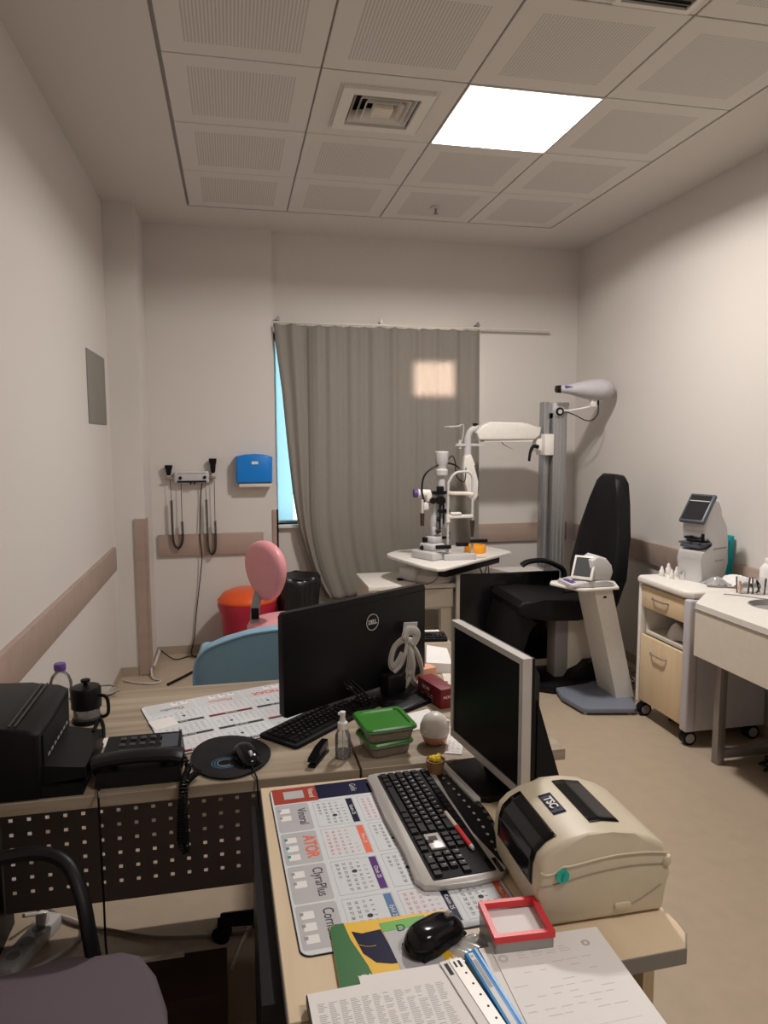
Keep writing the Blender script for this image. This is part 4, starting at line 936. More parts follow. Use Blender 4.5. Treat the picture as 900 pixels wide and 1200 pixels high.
# seams on the near face
def seam(m, pts, r=.0012, y=Y0-.0004): m.tube([(x, y, z) for x, z in pts], r, 6); return m
seam(MB(), [(.704, .797), (.735, .798), (.80, .809), (.87, .813), (.936, .808)]).build('seam', 'beiged', lp)
seam(MB(), [(.703, .822), (.712, .816), (.728, .817), (.742, .826), (.76, .826), (.83, .834), (.89, .833), (.936, .827)], .002).build('lid_edge', 'beige', lp)
seam(MB(), [(.86, .740), (.89, .752), (.925, .772)], .0009).build('seam', 'beiged', lp)
MB().cyl((.741, Y0-.005, .812), (.741, Y0+.003, .812), .0115, seg=28).build('feed_button', 'tealb', lp)
MB().box((.741, Y0-.0055, .812), (.003, .001, .014), Euler((0, .2, 0))).build('button_mark', 'teal', lp)
MB().prism(rpoly(.838, .868, .737, .749, .005), Y0-.004, Y0+.002, 'xz', .001).build('latch', 'beige', lp)
MB().lathe((.934, Y0+.006, .812), [(.009, -.008), (.011, 0), (.009, .008)], 16).build('hinge_knob', 'beige', lp)
MB().tube([(.938, -3.62, .76), (.948, -3.64, .755), (.944, -3.66, .75), (.934, -3.67, .748)], .003, 6).build('power_stub', 'brown', lp)
# windows follow the profile
def onprof(t0, t1, y0, y1, name, mt, off=.0012, nar=0, n=24):
    cum = [0]
    for a_, b_ in zip(prof, prof[1:]): cum.append(cum[-1]+math.dist(a_, b_))
    def pt(s_):
        s_ = min(max(s_, 0), cum[-1]-1e-6); i = max(j for j in range(len(cum)) if cum[j] <= s_); i = min(i, len(prof)-2)
        f_ = (s_-cum[i])/(cum[i+1]-cum[i]); a_, b_ = V(prof[i]), V(prof[i+1]); d = (b_-a_).normalized(); nrm = V((-d.y, d.x)); return a_.lerp(b_, f_)+nrm*off
    def f(u, w):
        q = pt(t0+(t1-t0)*w); ins = nar*(1-w); return (q.x, y0+ins+(y1-y0-2*ins)*u, q.y)
    return MB().grid(f, 10, n).build(name, mt, lp, solid=.001)
onprof(.065, .165, -3.665, -3.51, 'front_window', 'smokedark' if 'smokedark' in M else 'blackg')
onprof(.232, .287, -3.655, -3.505, 'rear_window', 'blackg')
onprof(.186, .210, -3.612, -3.545, 'logo_badge', 'navy')
def lp_text():
    q = V((.7715, -3.5785, .8765)); t = text('TSC', .021, q, (0, -1, 0), (1, 0, .19), 'paper', lp, ext=.0003, sx=1.0, bold=.0006)
lp_text()
0 and MB().tube([(.708, -3.48, .75), (.700, -3.476, .80), (.706, -3.476, .85), (.73, -3.476, .873), (.78, -3.476, .888), (.84, -3.476, .884), (.90, -3.476, .86), (.938, -3.476, .825)], .006, 8).build('rear_rim', 'beige', lp)

# ---- note box, sachets, mouse pad, mouse
nb = thing('note_box', 'clear box with red rim holding white note sheets', 'note box', (.652, -3.708, DZ))
bx = Matrix.Translation((.652, -3.712, DZ+.0027)) @ Matrix.Rotation(math.radians(-3), 4, 'Z')
m = MB(); w_, h_, zt = .047, .042, .046
m.bb(-w_, w_, -h_, h_, 0, .003).bb(-w_, -w_+.002, -h_, h_, 0, zt).bb(w_-.002, w_, -h_, h_, 0, zt).bb(-w_, w_, -h_, -h_+.002, 0, zt).bb(-w_, w_, h_-.002, h_, 0, zt).xf(bx).build('clear_box', 'smokebox', nb)
m = MB(); m.bb(-w_-.002, -w_+.006, -h_-.002, h_+.002, zt-.010, zt+.001).bb(w_-.006, w_+.002, -h_-.002, h_+.002, zt-.010, zt+.001).bb(-w_+.006, w_-.006, -h_-.002, -h_+.006, zt-.010, zt+.001).bb(-w_+.006, w_-.006, h_-.006, h_+.002, zt-.010, zt+.001).xf(bx).build('red_rim', 'red', nb)
m = MB(); m.bb(-w_+.004, w_-.004, -h_+.004, h_-.004, .004, zt-.014).xf(bx).build('note_sheets', 'paper', nb)
o = MB().box((.640, -3.655, DZ+.0075), (.030, .016, .009), Euler((0, 0, .3)), .002).build('red_eraser', 'red'); tag(rebase(o), 'small red object behind the red rimmed note box', 'small item')
o = MB().box((.672, -3.652, DZ+.008), (.026, .018, .010), Euler((0, 0, -.2)), .002).build('small_packet', 'greyp'); tag(rebase(o), 'tiny grey packet between note box and label printer', 'small item')

mp = thing('mouse_pad', 'green and yellow printed mouse pad half under the paper list', 'mouse pad', (.465, -3.69, DZ+.003))
fr = Matrix.Translation((.365, -3.612, DZ+.0028)) @ Matrix.Rotation(math.radians(-1), 4, 'Z')
def pp(poly, z0_, z1_, name, mt, bev=0): return MB().prism(poly, z0_, z1_, 'xy', bev).xf(fr).build(name, mt, mp)
pp(rpoly(0, .205, -.165, 0, .010), 0, .003, 'pad_base', 'yellow')
pp([(0, -.165), (0, -.012), (.003, -.004), (.010, 0), (.024, 0), (.030, -.04), (.048, -.10), (.060, -.165)], .003, .0033, 'green_field', 'dgreen')
pp([(.034, -.022), (.050, -.030), (.082, -.026), (.088, -.06), (.096, -.105), (.085, -.105), (.062, -.098), (.045, -.075)], .003, .0034, 'navy_field', 'navy')
pp([(.082, -.012), (.16, -.006), (.17, -.15), (.10, -.15)], .003, .0035, 'grey_field', 'greyp')
pp([(.082, -.012), (.16, -.006), (.162, -.028), (.085, -.034)], .0035, .0038, 'lime_header', 'lime')
text('D', .022, fr @ V((.115, -.030, .0039)), (1, .02, 0), (0, 1, 0), 'ink', mp, ext=.0001)
MB().tube([fr @ V(q) for q in ((.040, -.055, .0036), (.055, -.062, .0036), (.068, -.062, .0036))], .0006, 5).build('cream_line', 'yellow', mp)
text('IDI', .022, fr @ V((.040, -.128, .0036)), (1, .05, 0), (0, 1, 0), 'paper', mp, ext=.0001, sx=.8)
ms = thing('computer_mouse', 'glossy black computer mouse resting on the green and yellow pad', 'mouse', (.525, -3.685, DZ+.0065))
ms.rotation_euler = (0, 0, math.radians(-60)); W[ms.name] = Matrix.Translation(ms.location) @ Euler((0, 0, math.radians(-60))).to_matrix().to_4x4()
def mouse_mesh(L_=.058, Wd=.034, Hh=.034):
    m = MB()
    def f(u, w):
        a = 2*PI*u; e = math.sin(w*PI/2); c_ = math.cos(w*PI/2)
        sx_ = math.copysign(abs(math.cos(a))**.85, math.cos(a)); sy_ = math.copysign(abs(math.sin(a))**.85, math.sin(a))
        waist = 1-.12*math.cos(2*a*.999)*0
        x = sy_*L_*c_**.55 if c_ > 0 else 0; y = sx_*Wd*(c_**.55 if c_ > 0 else 0)*(1-.10*math.exp(-((x)/.02)**2))
        return (y, x, .004+Hh*e*(1-.25*(x/L_))*.9)
    m.grid(f, 40, 14); return m
mouse_mesh().build('shell', 'blackg', ms, world=False, sharp=80)
MB().bb(-.027, .027, -.048, .050, 0, .006, .003).build('sole', 'black', ms, world=False)
MB().cyl((-.004, .034, .027), (.004, .034, .027), .008).build('scroll_wheel', 'grey', ms, world=False)
bg = MB().grid(lambda a_, b_: (.545+.085*a_-.012*b_, -3.745+.062*b_, DZ+.0058+.004*math.sin(a_*PI)*math.sin(b_*PI)+.0012*math.sin(a_*17+b_*9)), 20, 14).build('plastic_sachet', 'smokebox', solid=.0006)
tag(rebase(bg), 'clear plastic sachet lying between black mouse and blue folder', 'sachet')

# ---- papers at the front
def marks(m, fr, u0, u1, v0, v1, nl, nc, z, seed, h=.0012, density=.8):
    rn = random.Random(seed)
    for i in range(nl):
        v_ = v1-(i+.5)*(v1-v0)/nl
        for j in range(nc):
            ua = u0+j*(u1-u0)/nc; ub = ua+(u1-u0)/nc*rn.uniform(.45, .85)
            if rn.random() < density: m.bb(ua, ub, v_-h/2, v_+h/2, z, z+.00012)
    m.xf(fr)
    return m
pl_ = thing('paper_stack', 'stack of printed lists with columns at bottom middle of the desk', 'papers', (.43, -3.88, DZ))
frp = Matrix.Translation((.312, -3.768, DZ+.006)) @ Matrix.Rotation(math.radians(1.5), 4, 'Z')
rn = random.Random(5)
MB().bb(0, .226, -.285, 0, 0, .012).xf(frp).build('lower_sheets', 'paper', pl_)
MB().bb(.004, .012, -.29, .001, -.003, .004).bb(-.001, .001, -.285, 0, .0, .012).xf(frp).build('stack_edge', 'brown', pl_)
MB().box((.115, -.142, .0135), (.225, .285, .001), Euler((0, 0, .012))).xf(frp).build('sheet', 'paper', pl_)
MB().box((.150, -.128, .0125), (.15, .285, .001), Euler((0, 0, -.03))).xf(frp).build('sheet', 'paper', pl_)
marks(MB(), frp, .012, .20, -.27, -.022, 74, 12, .0141, 11, .0013, .93).build('printed_lines', 'greyp', pl_)
ps = thing('punched_sheets', 'slanted punched document sleeves right of the printed lists', 'papers', (.53, -3.83, DZ))
frq = Matrix.Translation((.514, -3.752, DZ+.021)) @ Matrix.Rotation(math.radians(9), 4, 'Z')
MB().bb(.0, .030, -.22, 0, 0, .002).xf(frq).build('sleeve', 'paper', ps); MB().bb(.014, .034, -.22, -.004, .0022, .0034).xf(frq).build('sleeve', 'white', ps)
m = MB()
for i in range(7): m.cyl((.027, -.035-i*.022, .0034), (.027, -.035-i*.022, .0038), .0018, seg=12)
m.bb(.018, .021, -.020, -.008, .0034, .0037).bb(.025, .029, -.022, -.008, .0034, .0037).bb(.004, .010, -.03, -.006, .0021, .0023).xf(frq).build('punch_holes', 'ink', ps)
fd = thing('document_folder', 'bright blue spined folder under white forms at the lower right', 'folder', (.68, -3.9, DZ))
frf = Matrix.Translation((.558, -3.738, DZ+.006)) @ Matrix.Rotation(math.radians(6), 4, 'Z')
MB().prism([(0, 0), (.018, .006), (.022, -.26), (.0, -.26)], 0, .014, 'xy', .002).xf(frf).build('spine', 'blufolder', fd)
MB().bb(.0045, .0125, -.25, -.003, .014, .0145).xf(frf).build('spine_label', 'paper', fd)
MB().bb(.0055, .0115, -.075, -.018, .0145, .0148).bb(.0065, .0105, -.012, -.008, .0145, .0148).xf(frf).build('label_print', 'inkg', fd)
MB().bb(.018, .022, -.26, .004, .0125, .0145).bb(.018, .20, -.26, .0, 0, .006).xf(frf).build('cover', 'blufolder', fd)
pf = thing('paper_forms', 'white printed hospital forms stacked on the blue folder lower right', 'papers', (.69, -3.88, DZ))
frr = Matrix.Translation((.585, -3.735, DZ+.0125)) @ Matrix.Rotation(math.radians(1), 4, 'Z')
MB().bb(0, .196, -.285, .0, 0, .005).xf(frr).build('lower_sheets', 'paper', pf)
MB().box((.098, -.138, .0062), (.194, .285, .0012), Euler((0, 0, .02))).xf(frr).build('sheet', 'paper', pf)
MB().box((.104, -.130, .0078), (.185, .275, .0012), Euler((0, 0, -.03))).xf(frr).build('sheet', 'paper', pf)
for a_ in ((.05, .14, -.035, -.020, 3, 4, .0085, 3, .0012, .9), (.02, .17, -.15, -.045, 9, 6, .0085, 8, .0011, .55)): marks(MB(), frr, *a_).build('printed_lines', 'faint', pf)
MB().bb(.018, .17, -.172, -.1715, .0085, .0086).xf(frr).build('ruled_line', 'faint', pf)
for ex_, ey_, er_ in ((.026, -.028, .006), (.165, -.025, .005)):
    m = MB()
    for k_ in range(9):
        a_ = k_*2*PI/9; m.bb(ex_+er_*math.cos(a_)-.002, ex_+er_*math.cos(a_)+.002, ey_+er_*math.sin(a_)-.002, ey_+er_*math.sin(a_)+.002, .0085, .0086)
    m.xf(frr).build('printed_emblem', 'faint', pf)

# ---- silver monitor
sm = thing('monitor', 'silver framed monitor with black screen turned left behind the label printer', 'monitor', (.80, -3.20, DZ))
Pa, Pb = V((.757, -3.024, .770)), V((.806, -3.365, .770)); ed = (Pb-Pa); Lm = ed.length; ed.normalize()
nrm = V((ed.y, -ed.x, 0))   # towards the viewer side
if nrm.x > 0: nrm = -nrm
fm = Matrix(((ed.x, -nrm.x, 0, Pa.x), (ed.y, -nrm.y, 0, Pa.y), (0, 0, 1, Pa.z), (0, 0, 0, 1)))   # x along, y away from the screen, z up
Hm = .302
m = MB(); b_ = .014
m.bb(0, Lm, 0, .022, 0, b_+.004).bb(0, Lm, 0, .022, Hm-b_, Hm).bb(0, b_, 0, .022, b_, Hm-b_).bb(Lm-b_, Lm, 0, .022, b_, Hm-b_).xf(fm).build('bezel', 'silver', sm)
MB().bb(b_, Lm-b_, .003, .010, b_+.004, Hm-b_).xf(fm).build('screen', 'screen', sm)
m = MB(); m.hull([(.004, .022, .004), (Lm-.004, .022, .004), (.004, .022, Hm-.003), (Lm-.004, .022, Hm-.003), (.04, .060, .03), (Lm-.03, .060, .03), (.04, .060, Hm-.05), (Lm-.03, .060, Hm-.05)]); m.xf(fm).build('back_shell', 'black', sm)
MB().bb(.002, Lm-.002, .020, .030, .002, Hm-.002).xf(fm).build('rear_edge', 'black', sm)
m = MB(); m.hull([(Lm*.5-.05, .06, .12), (Lm*.5+.05, .06, .12), (Lm*.5-.05, .03, -.04), (Lm*.5+.05, .03, -.04), (Lm*.5-.06, .09, -.04), (Lm*.5+.06, .09, -.04), (Lm*.5-.04, .085, .10), (Lm*.5+.04, .085, .10)]); m.xf(fm).build('stand_neck', 'black', sm)
m = MB(); m.prism(rpoly(Lm*.5-.105, Lm*.5+.085, -.055, .15, .03), -.0497, -.036, 'xy', .004, 2); m.xf(fm).build('stand_base', 'black', sm)
MB().bb(Lm*.5-.115, Lm*.5+.09, -.068, -.05, -.0497, -.030, .003).xf(fm).build('stand_base_front', 'silver', sm)
m = MB(); m.hull([(Lm-.11, .06, .18), (Lm-.02, .05, .20), (Lm-.16, .11, -.045), (Lm-.02, .13, -.045), (Lm-.16, .05, -.045), (Lm-.02, .05, -.045)]); m.xf(fm).build('cable_cover', 'blackm', sm)

# ---- black monitor seen from behind
dm = thing('monitor', 'large black monitor with round white logo on its back', 'monitor', (.6, -2.62, DZ))
A_, B_ = V((.350, -2.785, .752)), V((.837, -2.478, .752)); e_ = (B_-A_); Ld = e_.length; e_.normalize(); n_ = V((e_.y, -e_.x, 0))
fd_ = Matrix(((e_.x, -n_.x, 0, A_.x), (e_.y, -n_.y, 0, A_.y), (0, 0, 1, A_.z), (0, 0, 0, 1)))   # -y towards us
Hd = .298
MB().prism(rpoly(0, Ld, 0, Hd, .010), .0, .022, 'xz', .004, 2).xf(fd_).build('back_shell', 'black', dm)
MB().bb(.01, Ld-.01, .021, .024, .012, Hd-.01).xf(fd_).build('screen', 'screen', dm)
MB().bb(.004, Ld-.004, -.0025, .001, Hd-.022, Hd-.019).xf(fd_).build('groove', 'blackg', dm)
MB().bb(.36, .44, -.05, -.004, -.02, .045, .008, 3).bb(.372, .428, -.05, -.022, -.03, .0, .004).xf(fd_).build('stand_neck', 'black', dm)
MB().prism(rpoly(.31, .50, -.15, .06, .03), -.0317, -.020, 'xy', .004, 2).xf(fd_).build('stand_base', 'black', dm)
lg = fd_ @ V((.325, -.0135, .218))
ringm = Matrix(((e_.x, 0, n_.x, lg.x), (e_.y, 0, n_.y, lg.y), (0, 1, 0, lg.z), (0, 0, 0, 1)))
MB().lathe((0, 0, 0), [(.0235, 0), (.0255, 0), (.0255, .001), (.0235, .001), (.0235, 0)], 40).xf(ringm).build('logo_ring', 'lgrey', dm)
text('DELL', .0185, lg+n_*.0008, e_, (0, 0, 1), 'lgrey', dm, name='logo_lettering', ext=.0004, sx=.85, bold=.0007)
m = MB()
for i, (xx, rr_) in enumerate(((.20, .004), (.215, .003), (.23, .004))): m.tube([fd_ @ V((xx, -.02, .06)), fd_ @ V((xx+.02, -.05, .03)), fd_ @ V((xx+.05, -.05, -.015)), fd_ @ V((xx+.12, .0, -.024))], rr_, 6)
m.build('cables', 'black', dm)
MB().bb(.228, .24, -.016, -.002, .03, .036).xf(fd_).build('port_plug', 'grey', dm)
# organza bow on the monitor back
rb = thing('ribbon_favor', 'organza ribbon bow with white card hung on the black monitor', 'ribbon', fd_ @ V((.47, -.02, .10)))
MB().box((.488, -.018, .168), (.060, .002, .035), Euler((0, .15, 0))).xf(fd_).build('card', 'greyp', rb)
MB().box((.488, -.0165, .168), (.064, .001, .040), Euler((0, .15, 0))).xf(fd_).build('card_rim', 'paper', rb)
def ribbon(pts, w, name='ribbon'):
    P = [V(p) for p in pts]; Q = []
    for i in range(len(P)-1):
        p0 = P[max(i-1, 0)]; p1 = P[i]; p2 = P[i+1]; p3 = P[min(i+2, len(P)-1)]
        for k_ in range(8):
            t = k_/8; Q.append(.5*((2*p1)+(p2-p0)*t+(2*p0-5*p1+4*p2-p3)*t*t+(3*p1-p0-3*p2+p3)*t**3))
    Q.append(P[-1]); n_q = len(Q)-1
    def f(u, w_):
        q = Q[min(int(round(u*n_q)), n_q)]; i = min(int(round(u*n_q)), n_q); d = (Q[min(i+1, n_q)]-Q[max(i-1, 0)]).normalized(); s_ = V((-d.z, 0, d.x))
        return fd_ @ (q+s_*(w_-.5)*w+V((0, -.006*math.sin(w_*PI), 0)))
    MB().grid(f, n_q, 4).build(name, 'ribbon', rb, solid=.0004, sharp=90)
    for sd in (-.5, .5):
        pts2 = []
        for i, q in enumerate(Q):
            d = (Q[min(i+1, n_q)]-Q[max(i-1, 0)]).normalized(); pts2.append(fd_ @ (q+V((-d.z, 0, d.x))*sd*w))
        MB().tube(pts2, .0008, 4, smooth=False).build('ribbon_edge', 'ribbonw', rb)
c0 = (.462, -.03, .140)
ribbon([c0, (.43, -.045, .150), (.400, -.035, .130), (.388, -.03, .090), (.395, -.03, .065), (.410, -.035, .075), (.43, -.04, .105)], .022)
ribbon([c0, (.435, -.045, .10), (.42, -.04, .065), (.392, -.035, .048)], .014)
ribbon([c0, (.45, -.05, .09), (.44, -.045, .03), (.41, -.04, .0), (.370, -.035, -.012)], .017)
ribbon([c0, (.462, -.045, .08), (.452, -.05, .02), (.425, -.04, -.018), (.39, -.035, -.022)], .015)
ribbon([c0, (.482, -.05, .10), (.505, -.05, .05), (.512, -.045, .01), (.49, -.045, -.010), (.470, -.045, .015), (.474, -.045, .06), (.464, -.04, .11)], .016)
ribbon([c0, (.43, -.05, .155), (.44, -.05, .175), (.47, -.05, .17), (.485, -.05, .15), (.46, -.05, .125)], .030)
ribbon([c0, (.455, -.055, .10), (.46, -.055, .05), (.45, -.05, .03)], .020)
MB().sph(fd_ @ V((.462, -.040, .140)), .009, (1.3, .7, 1), 12).build('knot', 'ribbonw', rb)

# ---- items along the oak desk
o = MB().prism(rpoly(-.035, .035, -.0275, .0275, .002), 0, .0006, 'xy'); o.xf(Matrix.Translation((.018, -2.675, DZ+.0050)) @ Matrix.Rotation(.45, 4, 'Z') @ Matrix.Rotation(.10, 4, 'X'))
tag(rebase(o.build('paper_scrap', 'paper')), 'folded white paper scrap lying over corner of the left calendar mat', 'paper')
o = MB().box((.018, -2.785, DZ+.0008), (.070, .065, .0006), Euler((0, 0, .05))); tag(rebase(o.build('paper_scrap', 'paper')), 'small square white note lying behind the black telephone', 'paper')
# mouse pad + mouse
mp2 = thing('mouse_pad', 'oval black mouse pad with blue swirl on the left oak desk', 'mouse pad', (.206, -2.925, DZ))
el = [(.099*math.cos(2*PI*k_/40), .124*math.sin(2*PI*k_/40)*(1-.12*math.cos(2*PI*k_/40))) for k_ in range(40)]
frm = Matrix.Translation((.206, -2.925, DZ+.0032)) @ Matrix.Rotation(.12, 4, 'Z')
MB().prism(el, 0, .0035, 'xy', .001).xf(frm).build('pad', 'blackm', mp2)
for r0, w_, cc in ((.026, .0018, 'bswirl'), (.033, .0012, 'bswirl'), (.019, .001, 'lgrey')):
    MB().tube([frm @ V((-.02+r0*math.cos(a_*.25)*1.0, -.04+r0*.9*math.sin(a_*.25), .0036)) for a_ in range(3, 22)], w_, 5, flat=(.15, 1)).build('swirl_print', cc, mp2)
ms2 = thing('computer_mouse', 'small wired black mouse with white light streak on oval pad', 'mouse', (.243, -2.962, DZ+.0069))
ms2.rotation_euler = (0, 0, math.radians(200)); W[ms2.name] = Matrix.Translation(ms2.location) @ Euler((0, 0, math.radians(200))).to_matrix().to_4x4()
mouse_mesh(.050, .031, .030).build('shell', 'blackg', ms2, world=False, sharp=80)
MB().bb(-.024, .024, -.04, .042, 0, .006, .003).build('sole', 'black', ms2, world=False)
MB().cyl((-.003, .028, .026), (.003, .028, .026), .008).build('scroll_wheel', 'lgrey', ms2, world=False)
W0 = [(.258, -3.010, DZ+.012), (.262, -3.045, DZ+.006), (.266, -3.068, DZ-.004), (.268, -3.074, .62), (.262, -3.08, .50), (.255, -3.06, .40), (.250, -3.0, .30)]
MB().tube([(.253, -3.00, DZ+.012)]+W0[1:], .0022, 6).build('mouse_cable', 'black', ms2)
# telephone
tp = thing('telephone', 'black corded desk telephone at the front edge of oak desk', 'telephone', (-.01, -2.94, DZ))
m = MB(); m.hull([(-.105, -3.035, .724), (.092, -3.035, .724), (-.105, -2.84, .724), (.085, -2.84, .724), (-.10, -3.03, .757), (.088, -3.03, .757), (-.10, -2.85, .770), (.08, -2.85, .770)]); m.build('base', 'black', tp)
MB().tube([(-.108, -3.005, .770), (-.085, -3.005, .777), (-.01, -3.005, .781), (.065, -3.005, .777), (.09, -3.005, .770)], .019, 12, flat=(.75, 1.5)).build('handset', 'black', tp)
for x in (-.085, .068): MB().cyl((x, -3.0, .745), (x, -3.0, .782), .026, .03).build('handset_cup', 'black', tp)
m = MB()
for i in range(6):
    for j in range(3): m.box((-.06+i*.024, -2.93+j*.028, .762+.004*j), (.014, .012, .006), Euler((.15, 0, 0)), .002)
m.build('keypad', 'dgrey', tp)
MB().box((.055, -2.90, .768), (.04, .06, .003), Euler((.14, 0, 0))).build('display', 'slate', tp)
MB().tube(coil([(.094, -3.0, .765), (.105, -3.01, .745), (.100, -3.05, .74), (.094, -3.085, .72), (.090, -3.09, .66), (.088, -3.09, .60), (.10, -3.095, .58), (.100, -3.092, .61), (.099, -3.088, .67), (.102, -3.075, .728), (.112, -3.05, .735), (.130, -3.02, .735)], .0062, 70, 8), .0024, 5, smooth=False).build('coiled_cord', 'black', tp)
MB().tube([(-.09, -3.03, .735), (-.088, -3.075, .728), (-.086, -3.085, .70), (-.085, -3.085, .5), (-.086, -3.06, .30), (-.08, -2.9, .12), (-.03, -2.75, .008)], .0028, 6).build('line_cable', 'black', tp)
# laser printer
pr_ = thing('laser_printer', 'black laser printer with open front tray at the left edge', 'printer', (-.36, -2.91, DZ))
m = MB(); m.prism([(-.505, .722), (-.215, .722), (-.212, .872), (-.235, .884), (-.30, .893), (-.505, .905)], -3.058, -2.745, 'xz', .008, 3); m.build('casing', 'black', pr_)
MB().bb(-.218, -.2085, -3.03, -2.78, .76, .86).build('front_recess', 'blackm', pr_)
for q in (-.275, -.262): MB().box((q, -2.90, .8915), (.004, .29, .002), Euler((0, .1, 0))).build('top_ridge', 'blackg', pr_)
MB().hull([(-.215, -3.035, .745), (-.215, -2.80, .745), (-.118, -3.03, .752), (-.118, -2.81, .752), (-.215, -3.035, .790), (-.215, -2.80, .790), (-.122, -3.03, .776), (-.122, -2.81, .776)]).build('paper_tray', 'black', pr_)
MB().hull([(-.215, -3.05, .7205), (-.215, -2.78, .7205), (-.125, -3.05, .7205), (-.125, -2.78, .7205), (-.215, -3.05, .745), (-.215, -2.78, .745), (-.13, -3.05, .738), (-.13, -2.78, .738)]).build('lower_tray', 'blackm', pr_)
MB().tube([(-.14, -2.83, .778), (-.13, -2.80, .80), (-.118, -2.82, .79), (-.114, -2.84, .765)], .005, 8).build('tray_arm', 'black', pr_)
m = MB()
for i in range(7): m.box((-.2075, -2.99+i*.03, .80), (.001, .018, .006))
m.build('control_marks', 'grey', pr_)
o = MB().box((-.118, -2.765, DZ+.0012), (.05, .06, .001), Euler((0, 0, .2))); tag(rebase(o.build('paper_note', 'paper')), 'white note sticking out between laser printer tray and telephone', 'paper')
# french press
fp = thing('french_press', 'glass french press with black lid behind the laser printer', 'french press', (-.200, -2.60, DZ))
MB().lathe((-.2, -2.60, DZ), [(0, 0), (.040, 0), (.041, .004), (.041, .012), (.037, .012)], 28).build('base', 'black', fp)
MB().lathe((-.2, -2.60, DZ), [(.036, .012), (.0365, .06), (.037, .085)], 28).build('glass_beaker', 'clear', fp)
MB().lathe((-.2, -2.60, .762), [(.037, 0), (.041, .002), (.041, .056), (.037, .062), (.012, .064), (0, .064)], 32).lathe((-.2, -2.60, .826), [(.007, 0), (.006, .010), (.013, .012), (.013, .018), (.008, .020), (0, .020)], 20).build('lid', 'black', fp)
MB().cyl((-.2, -2.60, .74), (-.2, -2.60, .80), .0015).cyl((-.2, -2.60, .738), (-.2, -2.60, .742), .034).build('plunger', 'steel', fp)
MB().tube([(-.163, -2.615, .80), (-.14, -2.625, .795), (-.138, -2.626, .75), (-.16, -2.617, .735)], .005, 8).build('handle', 'black', fp)
# bottle
wb_ = thing('water_bottle', 'clear plastic water bottle with violet cap behind the laser printer', 'bottle', (-.308, -2.42, DZ))
MB().lathe((-.308, -2.42, DZ), [(0, .002), (.026, 0), (.032, .006), (.033, .02), (.031, .03), (.033, .04), (.033, .062), (.026, .082), (.015, .095), (.0145, .102)], 28).build('bottle', 'clear', wb_)
MB().lathe((-.308, -2.42, .821), [(.0165, 0), (.0175, .002), (.0175, .016), (.0155, .021), (0, .022)], 24).build('cap', 'vcap', wb_)
for x, y, ln, lb in ((-.20, -2.40, .10, 'empty clear plastic bottle lying at the back edge of oak desk'),):
    bt_ = thing('water_bottle', lb, 'bottle', (x, y, DZ)); MB().lathe((0, 0, 0), [(0, 0), (.016, .0), (.018, .01), (.0175, .05), (.018, .07), (.012, .085), (.007, .092), (.007, .10), (0, .10)], 22, Matrix.Rotation(PI/2, 3, 'Y')).xf(Matrix.Translation((x-.04, y, DZ+.0185)) ).build('bottle', 'clear', bt_)
# stapler
st = thing('stapler', 'small black stapler in front of the black keyboard', 'stapler', (.425, -2.985, DZ))
fs = Matrix.Translation((.422, -2.985, DZ)) @ Matrix.Rotation(math.radians(62), 4, 'Z')
MB().bb(-.05, .05, -.010, .010, .0, .007, .002).xf(fs).build('base', 'black', st)
MB().hull([(-.05, -.011, .014), (-.05, .011, .014), (.045, -.009, .020), (.045, .009, .020), (-.05, -.009, .024), (-.05, .009, .024), (.0, -.010, .034), (.0, .010, .034), (.045, -.008, .036), (.045, .008, .036)]).xf(fs).build('top_arm', 'blackg', st)
MB().bb(.035, .048, -.008, .008, .006, .022).xf(fs).build('hinge', 'steel', st)
# spray bottle
sb = thing('spray_bottle', 'small clear spray bottle with white pump left of the food boxes', 'bottle', (.484, -2.985, DZ))
MB().lathe((.484, -2.985, DZ), [(0, 0), (.017, 0), (.0195, .003), (.0195, .058), (.014, .072), (.011, .076)], 28).build('bottle', 'clear', sb)
MB().lathe((.484, -2.985, DZ+.003), [(0, 0), (.017, 0), (.017, .016), (0, .016)], 24).build('liquid', 'clear', sb)
MB().lathe((.484, -2.985, .796), [(.013, 0), (.013, .016), (.008, .020), (.0065, .032), (.0075, .034), (.0075, .044), (0, .046)], 22).bb(.472, .484, -2.989, -2.981, .832, .839, .002).build('pump', 'white', sb)
MB().cyl((.484, -2.985, .726), (.484, -2.985, .80), .0014).build('dip_tube', 'lgrey', sb)
MB().lathe((.484, -2.985, DZ), [(.0198, .018), (.0198, .050)], 28).build('label_sleeve', 'clear', sb)
